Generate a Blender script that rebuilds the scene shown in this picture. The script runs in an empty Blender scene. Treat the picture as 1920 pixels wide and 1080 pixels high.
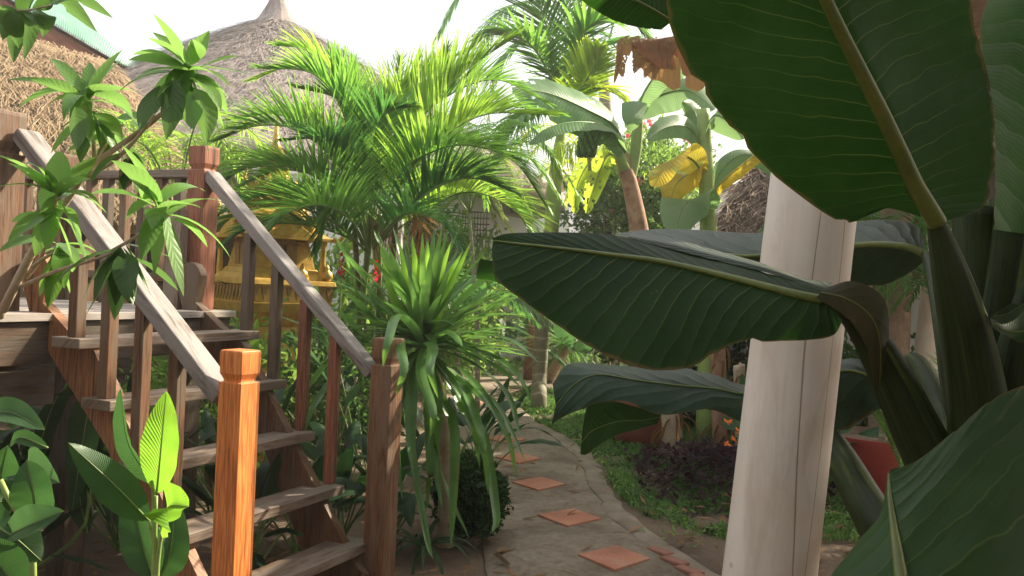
import bpy, math, random
import numpy as np
from mathutils import Vector as V, Matrix, noise
random.seed(7)
R = random.uniform
# ------------------------------------------------------------------ camera, sky, sun, exposure
F_PX, PITCH, ROLL, CAM_H = 1707.4, .0056, .0441, 1.4
fw = V((0, math.cos(PITCH), -math.sin(PITCH))); rt0 = V((1, 0, 0)); up0 = rt0.cross(fw)
RT = math.cos(ROLL)*rt0 + math.sin(ROLL)*up0; UP = -math.sin(ROLL)*rt0 + math.cos(ROLL)*up0
CAM = V((0, 0, CAM_H))
scn = bpy.context.scene; COL = scn.collection
cd = bpy.data.cameras.new('camera'); cam = bpy.data.objects.new('camera', cd); COL.objects.link(cam)
cd.sensor_width = 36; cd.lens = 36*F_PX/1920; cd.clip_start = .05; cd.clip_end = 500
m = Matrix((RT, UP, -fw)).transposed().to_4x4(); m.translation = CAM; cam.matrix_world = m
scn.camera = cam
SUN_AZ = V((.84, .54, 0)).normalized(); SUN_EL = math.radians(37)
w = bpy.data.worlds.new('World'); scn.world = w; w.use_nodes = True
nt = w.node_tree; sky = nt.nodes.new('ShaderNodeTexSky'); sky.sky_type = 'NISHITA'; sky.sun_disc = False
sky.sun_elevation = SUN_EL; sky.sun_rotation = math.atan2(SUN_AZ.x, SUN_AZ.y); sky.dust_density = 9.0; sky.air_density = 1.0
bg = nt.nodes['Background']; bg.inputs['Strength'].default_value = .15
tcw = nt.nodes.new('ShaderNodeTexCoord'); cn = nt.nodes.new('ShaderNodeTexNoise'); cn.inputs['Scale'].default_value = 2.0; cn.inputs['Detail'].default_value = 5
nt.links.new(tcw.outputs['Generated'], cn.inputs['Vector'])          # white haze layer added to whiten the blue and even its light
cm = nt.nodes.new('ShaderNodeMapRange'); cm.inputs[1].default_value = .3; cm.inputs[2].default_value = .7; cm.inputs[3].default_value = .62; cm.inputs[4].default_value = .88; nt.links.new(cn.outputs[0], cm.inputs[0])
mxw = nt.nodes.new('ShaderNodeMix'); mxw.data_type = 'RGBA'; nt.links.new(cm.outputs[0], mxw.inputs[0]); nt.links.new(sky.outputs[0], mxw.inputs[6]); mxw.inputs[7].default_value = (3.7, 3.75, 3.85, 1)
nt.links.new(mxw.outputs[2], bg.inputs[0])
ld = bpy.data.lights.new('sun', 'SUN'); ld.energy = 5.0; ld.angle = math.radians(.6); ld.color = (1, .88, .70)
lo = bpy.data.objects.new('sun', ld); COL.objects.link(lo)
sd = SUN_AZ*math.cos(SUN_EL) + V((0, 0, math.sin(SUN_EL))); lo.rotation_euler = sd.to_track_quat('Z', 'Y').to_euler()
scn.view_settings.view_transform = 'Standard'; scn.view_settings.look = 'None'; scn.view_settings.gamma = 1
scn.view_settings.exposure = 1.30
scn.cycles.volume_bounces = 1; scn.cycles.max_bounces = 8; scn.cycles.diffuse_bounces = 4; scn.cycles.transmission_bounces = 4; scn.cycles.sample_clamp_indirect = 6

# ------------------------------------------------------------------ helpers
def px(u, v, d):            # photograph pixel (1920x1080) at forward distance d
    return CAM + (fw + RT*((u-960)/F_PX) - UP*((v-540)/F_PX))*d
def gr(u, v, z=0):          # photograph pixel on the ground plane
    d = fw + RT*((u-960)/F_PX) - UP*((v-540)/F_PX); return CAM + d*((z-CAM_H)/d.z)
def mpp(d): return d/F_PX
def cr(pts, n):             # Catmull-Rom through points (tuples or vectors), n samples
    P = [np.array(p, float) for p in pts]; P = [2*P[0]-P[1]] + P + [2*P[-1]-P[-2]]; k = len(P)-3; out = []
    for i in range(n):
        t = i/(n-1)*k; s = min(int(t), k-1); t -= s; a, b, c, d = P[s:s+4]
        out.append(.5*((2*b)+(c-a)*t+(2*a-5*b+4*c-d)*t*t+(3*b-a-3*c+d)*t**3))
    return out
def prop(o, label=None, cat=None, group=None, kind=None):
    for k, v in (('label', label), ('category', cat), ('group', group), ('kind', kind)):
        if v: o[k] = v
    return o
def empty(name, loc, label, cat, group=None):
    o = bpy.data.objects.new(name, None); COL.objects.link(o); o.location = loc; o.empty_display_size = .2
    o['_base'] = list(loc); return prop(o, label, cat, group)
def wloc(o):
    l = V((0, 0, 0))
    while o: l += o.location; o = o.parent
    return l
class MB:
    def __init__(s): s.v = []; s.f = []; s.uv = []; s.mi = []
    def add(s, vs, fs, uvs=None, mi=0):
        b = len(s.v); s.v += [tuple(x) for x in vs]
        for k, f in enumerate(fs):
            s.f.append([b+i for i in f]); s.mi.append(mi)
            s.uv.append(uvs[k] if uvs else [(0, 0)]*len(f))
    def grid(s, rows, U=None, W=None, close=False, mi=0):   # rows of points -> quads with uv
        n = len(rows); k = len(rows[0]); b = len(s.v)
        for r in rows: s.v += [tuple(p) for p in r]
        for i in range(n-1):
            for j in range(k if close else k-1):
                j2 = (j+1) % k
                s.f.append([b+i*k+j, b+i*k+j2, b+(i+1)*k+j2, b+(i+1)*k+j]); s.mi.append(mi)
                u0, u1 = (U[i], U[i+1]) if U else (i/(n-1), (i+1)/(n-1))
                if W: w0, w1 = W[j], W[(j+1) if not close else j+1]
                else: w0, w1 = j/(k if close else k-1), (j+1)/(k if close else k-1)
                s.uv.append([(u0, w0), (u0, w1), (u1, w1), (u1, w0)])
    def tube(s, pts, rad, n=8, cap=True, mi=0, flat=1, uvs=1):
        P = [V(p) for p in pts]; rows = []; L = 0; U = []
        ref = V((0, 0, 1))
        for i, p in enumerate(P):
            t = (P[min(i+1, len(P)-1)]-P[max(i-1, 0)])
            if t.length < 1e-9: t = V((0, 0, 1))
            t.normalize()
            if i == 0:
                ref = V((0, 0, 1)) if abs(t.z) < .9 else V((1, 0, 0)); a = t.cross(ref).normalized()
            else: a = (a - t*a.dot(t)).normalized(); L += (p-P[i-1]).length
            b = t.cross(a); r = rad[i] if hasattr(rad, '__len__') else rad
            rows.append([p+a*(r*math.cos(q))+b*(r*flat*math.sin(q)) for q in [2*math.pi*j/n for j in range(n)]]); U.append(L*uvs)
        b0 = len(s.v); s.grid(rows, U=U, close=True, mi=mi)
        if cap:
            s.f.append([b0+j for j in range(n)][::-1]); s.uv.append([(0, 0)]*n); s.mi.append(mi)
            e = b0+(len(rows)-1)*n; s.f.append([e+j for j in range(n)]); s.uv.append([(0, 0)]*n); s.mi.append(mi)
    def box(s, o, a, b, c, mi=0):      # corner o, edge vectors; uv u runs along the longest edge
        o, a, b, c = V(o), V(a), V(b), V(c); L = [a, b, c]; ls = [x.length for x in L]; k = ls.index(max(ls)); off = R(0, 9)
        vs = [o, o+a, o+a+b, o+b, o+c, o+a+c, o+a+b+c, o+b+c]; co = [(0,0,0),(1,0,0),(1,1,0),(0,1,0),(0,0,1),(1,0,1),(1,1,1),(0,1,1)]
        fs = [(0,3,2,1),(4,5,6,7),(0,1,5,4),(1,2,6,5),(2,3,7,6),(3,0,4,7)]; uvs = []
        if a.cross(b).dot(c) < 0: fs = [f[::-1] for f in fs]
        for fi, f in enumerate(fs):
            q = []
            for i in f:
                e = [co[i][j]*ls[j] for j in range(3)]; o2 = [e[j] for j in range(3) if j != k]
                q.append((e[k]+off, o2[0]+o2[1]+off*1.7+fi*.31))
            uvs.append(q)
        s.add(vs, fs, uvs, mi)
    def prism(s, prof, o, a, b, c, mi=0):  # profile (x,y) in plane a,b extruded along c
        o, a, b, c = V(o), V(a), V(b), V(c); n = len(prof)
        lo_ = [o+a*x+b*y for x, y in prof]; hi = [p+c for p in lo_]; off = R(0, 9)
        fs = [list(range(n)), list(range(n, 2*n))[::-1]]; uvs = [[(y+off, x) for x, y in prof], [(y+off, x) for x, y in prof][::-1]]
        for i in range(n):
            j = (i+1) % n; fs.append([j, i, n+i, n+j]); l = c.length
            uvs.append([(prof[j][1]+off, prof[j][0]), (prof[i][1]+off, prof[i][0]), (prof[i][1]+off, prof[i][0]+l), (prof[j][1]+off, prof[j][0]+l)])
        s.add(lo_+hi, fs, uvs, mi)
    def build(s, name, mat, parent=None, smooth=False, bevel=0, label=None):
        me = bpy.data.meshes.new(name); off = wloc(parent) if parent else V((0, 0, 0))
        me.from_pydata([(x-off.x, y-off.y, z-off.z) for x, y, z in s.v], [], s.f)
        uvl = me.uv_layers.new(name='UVMap'); flat = [c for f in s.uv for uv in f for c in uv]
        uvl.data.foreach_set('uv', flat)
        for mt in (mat if isinstance(mat, (list, tuple)) else [mat]): me.materials.append(mt)
        me.polygons.foreach_set('material_index', s.mi)
        if smooth: me.polygons.foreach_set('use_smooth', [True]*len(s.f))
        me.update(); o = bpy.data.objects.new(name, me); COL.objects.link(o)
        if parent: o.parent = parent
        if bevel:
            md = o.modifiers.new('bevel', 'BEVEL'); md.width = bevel; md.segments = 2; md.limit_method = 'ANGLE'; md.harden_normals = False
        if label: o['label'] = label
        return o
# ------------------------------------------------------------------ materials
def newmat(name):
    mt = bpy.data.materials.new(name); mt.use_nodes = True; n = mt.node_tree.nodes; l = mt.node_tree.links
    return mt, n, l, n['Principled BSDF'], n['Material Output']
def math_(n, l, op, a, b=None, c=None):
    x = n.new('ShaderNodeMath'); x.operation = op
    for i, q in enumerate((a, b, c)):
        if q is None: continue
        if isinstance(q, (int, float)): x.inputs[i].default_value = q
        else: l.new(q, x.inputs[i])
    return x.outputs[0]
def ramp(n, l, fac, stops):
    r = n.new('ShaderNodeValToRGB'); e = r.color_ramp.elements
    while len(e) < len(stops): e.new(.5)
    for i, (p, c) in enumerate(stops): e[i].position = p; e[i].color = (*c, 1)
    l.new(fac, r.inputs[0]); return r.outputs[0]
def noi(n, l, scale, detail=4, vec=None, rough=.55, dist=0):
    x = n.new('ShaderNodeTexNoise'); x.inputs['Scale'].default_value = scale; x.inputs['Detail'].default_value = detail
    x.inputs['Roughness'].default_value = rough; x.inputs['Distortion'].default_value = dist
    if vec: l.new(vec, x.inputs['Vector'])
    return x.outputs[0]
def mapv(n, l, vec, sc, loc=None):
    x = n.new('ShaderNodeMapping'); x.inputs['Scale'].default_value = sc; l.new(vec, x.inputs['Vector'])
    if loc: l.new(loc, x.inputs['Location'])
    return x.outputs[0]
def mixc(n, l, f, a, b, mode='MIX'):
    x = n.new('ShaderNodeMix'); x.data_type = 'RGBA'; x.blend_type = mode
    for i, q in ((0, f), (6, a), (7, b)):
        if isinstance(q, (int, float)): x.inputs[i].default_value = q
        elif isinstance(q, tuple): x.inputs[i].default_value = (*q, 1)
        else: l.new(q, x.inputs[i])
    return x.outputs[2]
def bump(n, l, h, p, strength=.4, dist=.01, nrm=None):
    b = n.new('ShaderNodeBump'); b.inputs['Strength'].default_value = strength; b.inputs['Distance'].default_value = dist
    l.new(h, b.inputs['Height'])
    if nrm: l.new(nrm, b.inputs['Normal'])
    if p: l.new(b.outputs[0], p.inputs['Normal'])
    return b.outputs[0]
def noise_mat(name, c1, c2, scale=6, rough=.85, bs=.4, bd=.01, c3=None, s2=60):
    mt, n, l, p, o = newmat(name); tc = n.new('ShaderNodeTexCoord').outputs['Object']
    a = noi(n, l, scale, 6, tc); b = noi(n, l, s2, 5, tc)
    st = [(.3, c1), (.7, c2)] if not c3 else [(.25, c1), (.5, c2), (.75, c3)]
    c = ramp(n, l, a, st); c = mixc(n, l, .35, c, ramp(n, l, b, [(.3, (.35,)*3), (.7, (.65,)*3)]), 'OVERLAY')
    l.new(c, p.inputs['Base Color']); p.inputs['Roughness'].default_value = rough
    h = math_(n, l, 'ADD', math_(n, l, 'MULTIPLY', a, .6), math_(n, l, 'MULTIPLY', b, .4)); bump(n, l, h, p, bs, bd); return mt
def wood_mat(name, c1, c2, c3=None, weather=0, wcol=(.42, .40, .38), rough=.6, gs=1.0, spec=.4):
    mt, n, l, p, o = newmat(name); uv = n.new('ShaderNodeUVMap').outputs[0]; rnd = n.new('ShaderNodeObjectInfo').outputs['Random']
    cmb = n.new('ShaderNodeCombineXYZ'); l.new(math_(n, l, 'MULTIPLY', rnd, 37.0), cmb.inputs[0]); l.new(math_(n, l, 'MULTIPLY', rnd, 11.0), cmb.inputs[1])
    v1 = mapv(n, l, uv, (1.6*gs, 26*gs, 1), cmb.outputs[0]); v2 = mapv(n, l, uv, (7*gs, 110*gs, 1), cmb.outputs[0])
    a = noi(n, l, 1, 5, v1, .6, .8); b = noi(n, l, 1, 4, v2, .6, .3)
    c = ramp(n, l, a, [(.3, c1), (.62, c2), (.85, c3 or c2)])
    c = mixc(n, l, .8, c, ramp(n, l, b, [(.36, (.2,)*3), (.6, (.66,)*3)]), 'OVERLAY')
    # dark splits along the grain
    v3 = mapv(n, l, uv, (.5*gs, 22*gs, 1), cmb.outputs[0]); cr_ = noi(n, l, 1.3, 2, v3, .5, .2)
    crk = ramp(n, l, cr_, [(.325, (1,)*3), (.35, (0,)*3)]); c = mixc(n, l, math_(n, l, 'MULTIPLY', crk, .75), c, tuple(x*.25 for x in c1))
    if weather:
        v4 = mapv(n, l, uv, (2.2, 14, 1), cmb.outputs[0]); ww = noi(n, l, 1, 6, v4, .7, 1.2)
        f = ramp(n, l, ww, [(.5-.3*weather, (0,)*3), (.62-.2*weather, (1,)*3)])
        wc = mixc(n, l, b, tuple(x*.6 for x in wcol), wcol); c = mixc(n, l, f, c, wc)
    hs = n.new('ShaderNodeHueSaturation'); l.new(c, hs.inputs['Color']); l.new(math_(n, l, 'MULTIPLY_ADD', rnd, .35, .85), hs.inputs['Value'])
    l.new(hs.outputs[0], p.inputs['Base Color']); p.inputs['Roughness'].default_value = rough; p.inputs['Specular IOR Level'].default_value = spec
    h = math_(n, l, 'SUBTRACT', math_(n, l, 'ADD', math_(n, l, 'MULTIPLY', a, .5), b), crk); bump(n, l, h, p, .45, .004); return mt
def leaf_mat(name, col, trans, back=None, tfac=.4, rough=.4, veins=0, slant=6, vcol=None, vstr=.5, rib=True, isl=.25, spec=.5, bstr=.5, patch=None, gloss_n=6):
    mt, n, l, p, o = newmat(name); uv = n.new('ShaderNodeUVMap').outputs[0]; tc = n.new('ShaderNodeTexCoord').outputs['Object']
    geo = n.new('ShaderNodeNewGeometry'); big = noi(n, l, 5, 4, tc)
    c = mixc(n, l, ramp(n, l, big, [(.35, (0,)*3), (.65, (1,)*3)]), tuple(x*.72 for x in col), tuple(min(1, x*1.25) for x in col))
    h = noi(n, l, 40, 3, tc); h = math_(n, l, 'MULTIPLY', h, .25)
    if veins:
        sp = n.new('ShaderNodeSeparateXYZ'); l.new(uv, sp.inputs[0]); u = sp.outputs[0]; v = math_(n, l, 'ABSOLUTE', math_(n, l, 'MULTIPLY_ADD', sp.outputs[1], 2, -1))
        wob = math_(n, l, 'MULTIPLY', math_(n, l, 'SUBTRACT', noi(n, l, 9, 2, tc), .5), 1.0)
        t = math_(n, l, 'ADD', math_(n, l, 'SUBTRACT', math_(n, l, 'MULTIPLY', u, veins), math_(n, l, 'MULTIPLY', math_(n, l, 'POWER', v, .7), slant)), wob)
        pp = math_(n, l, 'PINGPONG', t, .5); vein = ramp(n, l, pp, [(.0, (1,)*3), (.045, (0,)*3)])
        fine = math_(n, l, 'PINGPONG', math_(n, l, 'MULTIPLY', t, 6), .5)
        fade = math_(n, l, 'MAXIMUM', math_(n, l, 'SUBTRACT', 1, math_(n, l, 'MULTIPLY', v, 1.15)), .12); vm = math_(n, l, 'MULTIPLY', vein, fade)
        ribm = ramp(n, l, v, [(0, (1,)*3), (.035, (0,)*3)]) if rib else None
        if rib: vm = math_(n, l, 'MAXIMUM', vm, ribm)
        vc = vcol or tuple(min(1, x*3) for x in col)
        c = mixc(n, l, math_(n, l, 'MULTIPLY', vm, vstr), c, vc)
        c = mixc(n, l, math_(n, l, 'MULTIPLY', fine, .18), c, tuple(x*.6 for x in col))
        # the lamina swells between the veins
        h = math_(n, l, 'ADD', h, math_(n, l, 'MULTIPLY', math_(n, l, 'SMOOTH_MIN', pp, .3, .2), 3.0)); h = math_(n, l, 'ADD', h, math_(n, l, 'MULTIPLY', fine, .2))
    if name.startswith('giant') and veins:      # dry brown margin, dust and mottling of an old leaf
        rm = ramp(n, l, math_(n, l, 'ADD', v, math_(n, l, 'MULTIPLY', math_(n, l, 'SUBTRACT', noi(n, l, 26, 4, tc), .5), .09)), [(.965, (0,)*3), (.985, (1,)*3)])
        c = mixc(n, l, math_(n, l, 'MULTIPLY', rm, .8), c, (.10, .055, .022)); du = noi(n, l, 2.3, 6, tc, .7, .6)
        c = mixc(n, l, ramp(n, l, du, [(.45, (0,)*3), (.75, (.55,)*3)]), c, tuple(min(1, x*1.8+.012) for x in col))
        bl = noi(n, l, 55, 3, tc); c = mixc(n, l, ramp(n, l, bl, [(.73, (0,)*3), (.76, (.6,)*3)]), c, (.09, .085, .03))
    if patch:
        sp2 = noi(n, l, patch[1], 5, tc, .65); c = mixc(n, l, ramp(n, l, sp2, [(patch[2], (0,)*3), (patch[2]+.04, (1,)*3)]), c, patch[0])
    hs = n.new('ShaderNodeHueSaturation'); l.new(c, hs.inputs['Color'])
    l.new(math_(n, l, 'MULTIPLY_ADD', geo.outputs['Random Per Island'], isl*2, 1-isl), hs.inputs['Value'])
    l.new(math_(n, l, 'MULTIPLY_ADD', geo.outputs['Random Per Island'], -.03, .515), hs.inputs['Hue'])
    c = hs.outputs[0]
    if back: c = mixc(n, l, geo.outputs['Backfacing'], c, back)
    l.new(c, p.inputs['Base Color']); p.inputs['Roughness'].default_value = rough; p.inputs['Specular IOR Level'].default_value = spec; p.inputs['Specular Tint'].default_value = (.72, .85, .70, 1)
    nb = bump(n, l, h, p, bstr, .006)
    tr = n.new('ShaderNodeBsdfTranslucent'); tcx = mixc(n, l, .55, trans, mixc(n, l, 1.0, c, (3, 3, 3), 'MULTIPLY'), 'MIX'); l.new(tcx, tr.inputs[0]); l.new(nb, tr.inputs['Normal'])
    mx = n.new('ShaderNodeMixShader'); mx.inputs[0].default_value = tfac; l.new(p.outputs[0], mx.inputs[1]); l.new(tr.outputs[0], mx.inputs[2]); l.new(mx.outputs[0], o.inputs[0])
    return mt
M = {}
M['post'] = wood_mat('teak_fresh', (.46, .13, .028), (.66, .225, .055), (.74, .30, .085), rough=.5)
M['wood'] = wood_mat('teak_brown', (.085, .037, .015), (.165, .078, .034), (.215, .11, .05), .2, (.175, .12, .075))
M['stringer'] = wood_mat('teak_lit', (.17, .070, .028), (.30, .14, .06), (.34, .17, .08))  # more orange: light on the left stringer put into the wood colour
M['woodred'] = wood_mat('teak_red', (.16, .055, .028), (.24, .09, .045), (.28, .12, .06))
M['wooddark'] = wood_mat('teak_dark', (.045, .024, .013), (.10, .056, .03), None, .3, (.13, .10, .07))
M['grey'] = wood_mat('weathered_wood', (.075, .043, .024), (.155, .098, .058), (.22, .155, .10), .45, (.24, .19, .145), .65)
M['rail'] = wood_mat('weathered_rail', (.045, .03, .022), (.15, .115, .09), (.28, .24, .21), .5, (.33, .30, .275), .65)
M['deck'] = wood_mat('deck_boards', (.16, .11, .075), (.28, .21, .16), (.36, .29, .23), .6, (.36, .32, .28), .7)
def painted():
    mt, n, l, p, o = newmat('painted_column'); uv = n.new('ShaderNodeUVMap').outputs[0]; tc = n.new('ShaderNodeTexCoord').outputs['Object']
    a = noi(n, l, 1, 4, mapv(n, l, uv, (.8, 10, 1)), .5, .6); b = noi(n, l, 5, 5, tc); k = noi(n, l, 1, 3, mapv(n, l, uv, (.22, 3.6, 1)), .3, .1)
    c = ramp(n, l, a, [(.3, (.72, .63, .53)), (.7, (.83, .75, .65))]); c = mixc(n, l, .7, c, ramp(n, l, b, [(.3, (.38,)*3), (.7, (.6,)*3)]), 'OVERLAY'); st_ = noi(n, l, 1, 5, mapv(n, l, uv, (1.4, 5, 1)), .7, 1.0); c = mixc(n, l, ramp(n, l, st_, [(.52, (0,)*3), (.72, (.45,)*3)]), c, (.40, .30, .215))
    crk = ramp(n, l, math_(n, l, 'ABSOLUTE', math_(n, l, 'SUBTRACT', k, .56)), [(0, (1,)*3), (.0016, (0,)*3)]); dot = ramp(n, l, noi(n, l, 9, 2, tc), [(.70, (0,)*3), (.73, (1,)*3)])
    c = mixc(n, l, math_(n, l, 'MULTIPLY', crk, .8), c, (.16, .09, .05)); c = mixc(n, l, math_(n, l, 'MULTIPLY', dot, .5), c, (.34, .22, .14))
    l.new(c, p.inputs['Base Color']); p.inputs['Roughness'].default_value = .55; h = math_(n, l, 'SUBTRACT', math_(n, l, 'MULTIPLY', a, .4), crk); bump(n, l, h, p, .4, .004); return mt
M['column'] = painted()
M['soil'] = noise_mat('soil', (.065, .042, .027), (.15, .10, .065), 1.6, .95, .8, .025, (.21, .15, .10), 60)
def pathmat():
    mt, n, l, p, o = newmat('path_concrete'); tc = n.new('ShaderNodeTexCoord').outputs['Object']
    a = noi(n, l, 1.7, 8, tc, .62, .4); b = noi(n, l, 30, 6, tc); d_ = noi(n, l, 5, 6, tc, .7, .8)
    c = ramp(n, l, a, [(.30, (.11, .08, .052)), (.47, (.185, .142, .10)), (.62, (.235, .19, .14)), (.75, (.28, .235, .18))])
    c = mixc(n, l, ramp(n, l, d_, [(.50, (0,)*3), (.68, (.75,)*3)]), c, (.115, .075, .045)); c = mixc(n, l, .5, c, ramp(n, l, b, [(.3, (.28,)*3), (.7, (.68,)*3)]), 'OVERLAY')
    vo = n.new('ShaderNodeTexVoronoi'); vo.feature = 'DISTANCE_TO_EDGE'; vo.inputs['Scale'].default_value = .33; vm = n.new('ShaderNodeVectorMath'); vm.operation = 'ADD'; l.new(tc, vm.inputs[0])
    nn = n.new('ShaderNodeTexNoise'); nn.inputs['Scale'].default_value = 4; nn.inputs['Detail'].default_value = 6; l.new(tc, nn.inputs['Vector']); vs = n.new('ShaderNodeVectorMath'); vs.operation = 'SCALE'; vs.inputs['Scale'].default_value = .35; l.new(nn.outputs['Color'], vs.inputs[0]); l.new(vs.outputs[0], vm.inputs[1]); l.new(vm.outputs[0], vo.inputs['Vector'])
    ck = math_(n, l, 'MULTIPLY', ramp(n, l, vo.outputs['Distance'], [(0, (1,)*3), (.006, (0,)*3)]), ramp(n, l, a, [(.45, (0,)*3), (.5, (1,)*3)])); c = mixc(n, l, math_(n, l, 'MULTIPLY', ck, .7), c, (.04, .028, .018))
    sp_ = ramp(n, l, noi(n, l, 75, 2, tc), [(.70, (0,)*3), (.74, (1,)*3)]); c = mixc(n, l, math_(n, l, 'MULTIPLY', sp_, .45), c, (.42, .38, .32))
    l.new(c, p.inputs['Base Color']); p.inputs['Roughness'].default_value = .9; h = math_(n, l, 'SUBTRACT', math_(n, l, 'ADD', math_(n, l, 'MULTIPLY', a, .6), math_(n, l, 'MULTIPLY', b, .35)), ck); bump(n, l, h, p, .4, .014); return mt
M['concrete'] = pathmat()
M['kerb'] = noise_mat('path_edge', (.15, .115, .08), (.28, .225, .17), 4, .9, .6, .015, None, 50)
M['tile'] = noise_mat('terracotta', (.27, .105, .06), (.42, .165, .095), 4.5, .85, .5, .006, (.42, .25, .17), 50)
M['brick'] = noise_mat('brick', (.22, .085, .055), (.32, .145, .10), 9, .85, .5, .01)
M['white'] = noise_mat('white_plaster', (.76, .75, .73), (.87, .86, .84), 1.2, .9, .2, .005)
M['pinkroof'] = noise_mat('pale_roof', (.60, .50, .46), (.72, .64, .60), 3, .9, .2, .01)
M['redpot'] = noise_mat('red_paint', (.19, .022, .016), (.28, .045, .03), 4, .45, .15, .004)
M['redclay'] = noise_mat('red_clay', (.22, .055, .035), (.32, .09, .055), 5, .7, .2, .004)
M['thatchgold'] = noise_mat('straw_gold', (.17, .105, .05), (.34, .235, .125), 5, .9, .6, .02, (.48, .36, .21), 40)
M['thatchgrey'] = noise_mat('straw_grey', (.19, .155, .14), (.30, .255, .23), 6, .95, .6, .03, (.37, .32, .29), 60)
M['thatchbrown'] = noise_mat('straw_brown', (.14, .09, .06), (.28, .20, .15), 12, .95, .6, .03, (.36, .27, .21), 80)
M['bark'] = noise_mat('bark', (.16, .11, .07), (.30, .22, .15), 9, .9, .7, .01, None, 60)
M['brownstem'] = noise_mat('banana_trunk', (.17, .08, .045), (.36, .20, .12), 11, .85, .6, .01, (.42, .30, .20), 50)
M['palebark'] = noise_mat('pale_trunk', (.34, .25, .17), (.50, .40, .29), 10, .85, .5, .01, None, 45)
def gold():
    mt, n, l, p, o = newmat('gold_paint'); tc = n.new('ShaderNodeTexCoord').outputs['Object']; a = noi(n, l, 14, 5, tc)
    l.new(ramp(n, l, a, [(.3, (.42, .24, .035)), (.7, (.64, .42, .09))]), p.inputs['Base Color']); p.inputs['Roughness'].default_value = .38; p.inputs['Metallic'].default_value = .35
    bump(n, l, a, p, .3, .006); return mt
M['gold'] = gold()
M['golddark'] = noise_mat('gold_relief', (.20, .11, .02), (.34, .19, .04), 20, .6, .4, .005)
def corr():
    mt, n, l, p, o = newmat('green_sheet'); tc = n.new('ShaderNodeTexCoord').outputs['Object']; a = noi(n, l, 3, 4, tc)
    l.new(ramp(n, l, a, [(.3, (.30, .50, .40)), (.7, (.45, .62, .52))]), p.inputs['Base Color']); p.inputs['Roughness'].default_value = .5; return mt
M['sheet'] = corr()
def palmtrunk(name, c1, c2, ring, n_rings):
    mt, n, l, p, o = newmat(name); uv = n.new('ShaderNodeUVMap').outputs[0]; tc = n.new('ShaderNodeTexCoord').outputs['Object']
    sp = n.new('ShaderNodeSeparateXYZ'); l.new(uv, sp.inputs[0]); t = math_(n, l, 'ADD', math_(n, l, 'MULTIPLY', sp.outputs[0], n_rings), math_(n, l, 'MULTIPLY', noi(n, l, 3, 2, tc), .8))
    pp = math_(n, l, 'PINGPONG', t, .5); c = ramp(n, l, noi(n, l, 12, 5, tc), [(.3, c1), (.7, c2)]); c = mixc(n, l, ramp(n, l, pp, [(0, (1,)*3), (.09, (0,)*3)]), c, ring)
    l.new(c, p.inputs['Base Color']); p.inputs['Roughness'].default_value = .7; bump(n, l, pp, p, .6, .01); return mt
M['ringtrunk'] = palmtrunk('ringed_trunk', (.13, .12, .07), (.22, .20, .12), (.36, .32, .24), 7)
M['shaft'] = noise_mat('green_shaft', (.20, .30, .07), (.32, .42, .12), 6, .45, .2, .005)
M['stemgreen'] = noise_mat('green_stem', (.10, .17, .04), (.18, .26, .07), 7, .5, .25, .004)
def petiole():
    mt, n, l, p, o = newmat('dark_petiole'); uv = n.new('ShaderNodeUVMap').outputs[0]
    a = noi(n, l, 1, 5, mapv(n, l, uv, (2.0, 16, 1)), .6, .5); b = noi(n, l, 1, 4, mapv(n, l, uv, (3, 60, 1)), .6, .3)
    c = ramp(n, l, a, [(.3, (.006, .012, .004)), (.56, (.026, .046, .008)), (.74, (.13, .165, .03))]); c = mixc(n, l, .5, c, ramp(n, l, b, [(.3, (.3,)*3), (.7, (.7,)*3)]), 'OVERLAY')
    l.new(c, p.inputs['Base Color']); p.inputs['Roughness'].default_value = .5; bump(n, l, b, p, .5, .004); return mt
M['petiole'] = petiole(); M['petiole'].node_tree.nodes['Principled BSDF'].inputs['Specular IOR Level'].default_value = .2
M['midrib'] = noise_mat('midrib', (.085, .120, .016), (.14, .17, .03), 10, .45, .2, .003)
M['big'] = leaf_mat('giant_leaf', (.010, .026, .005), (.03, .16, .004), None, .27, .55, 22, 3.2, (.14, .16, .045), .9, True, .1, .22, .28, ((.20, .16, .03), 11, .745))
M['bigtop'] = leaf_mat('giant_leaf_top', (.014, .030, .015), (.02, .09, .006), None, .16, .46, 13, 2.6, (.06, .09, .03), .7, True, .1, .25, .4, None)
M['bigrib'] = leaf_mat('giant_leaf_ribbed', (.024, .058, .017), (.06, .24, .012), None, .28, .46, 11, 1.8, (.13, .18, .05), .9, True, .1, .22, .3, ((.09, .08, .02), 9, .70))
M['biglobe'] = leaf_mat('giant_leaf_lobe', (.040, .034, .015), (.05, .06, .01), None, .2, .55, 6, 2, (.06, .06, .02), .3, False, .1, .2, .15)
M['banana'] = leaf_mat('banana_leaf', (.07, .16, .045), (.30, .48, .05), (.13, .22, .10), .42, .4, 40, 4, (.22, .33, .12), .4, True, .15, .4, .5)
M['bananapale'] = leaf_mat('banana_leaf_pale', (.11, .21, .085), (.26, .44, .09), (.17, .27, .14), .35, .4, 44, 3, (.28, .38, .24), .4, True, .15, .5, .5)
M['bananayellow'] = leaf_mat('banana_leaf_yellow', (.40, .31, .03), (.66, .50, .03), None, .45, .45, 30, 3, (.7, .6, .15), .4, True, .15, .4, .4, ((.25, .30, .04), 3, .58))
M['deadleaf'] = leaf_mat('dry_leaf', (.17, .085, .032), (.62, .30, .05), (.20, .12, .055), .42, .8, 34, 3, (.42, .28, .16), .4, True, .3, .2, .8)
M['palm'] = leaf_mat('palm_leaflet', (.080, .180, .030), (.30, .56, .05), None, .46, .34, isl=.35, spec=.55, bstr=.2)
M['palmbright'] = leaf_mat('palm_leaflet_lit', (.14, .25, .035), (.48, .68, .06), None, .5, .36, isl=.35, spec=.5, bstr=.2)  # brighter copy of the leaflet, backlight put into its colour
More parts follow.
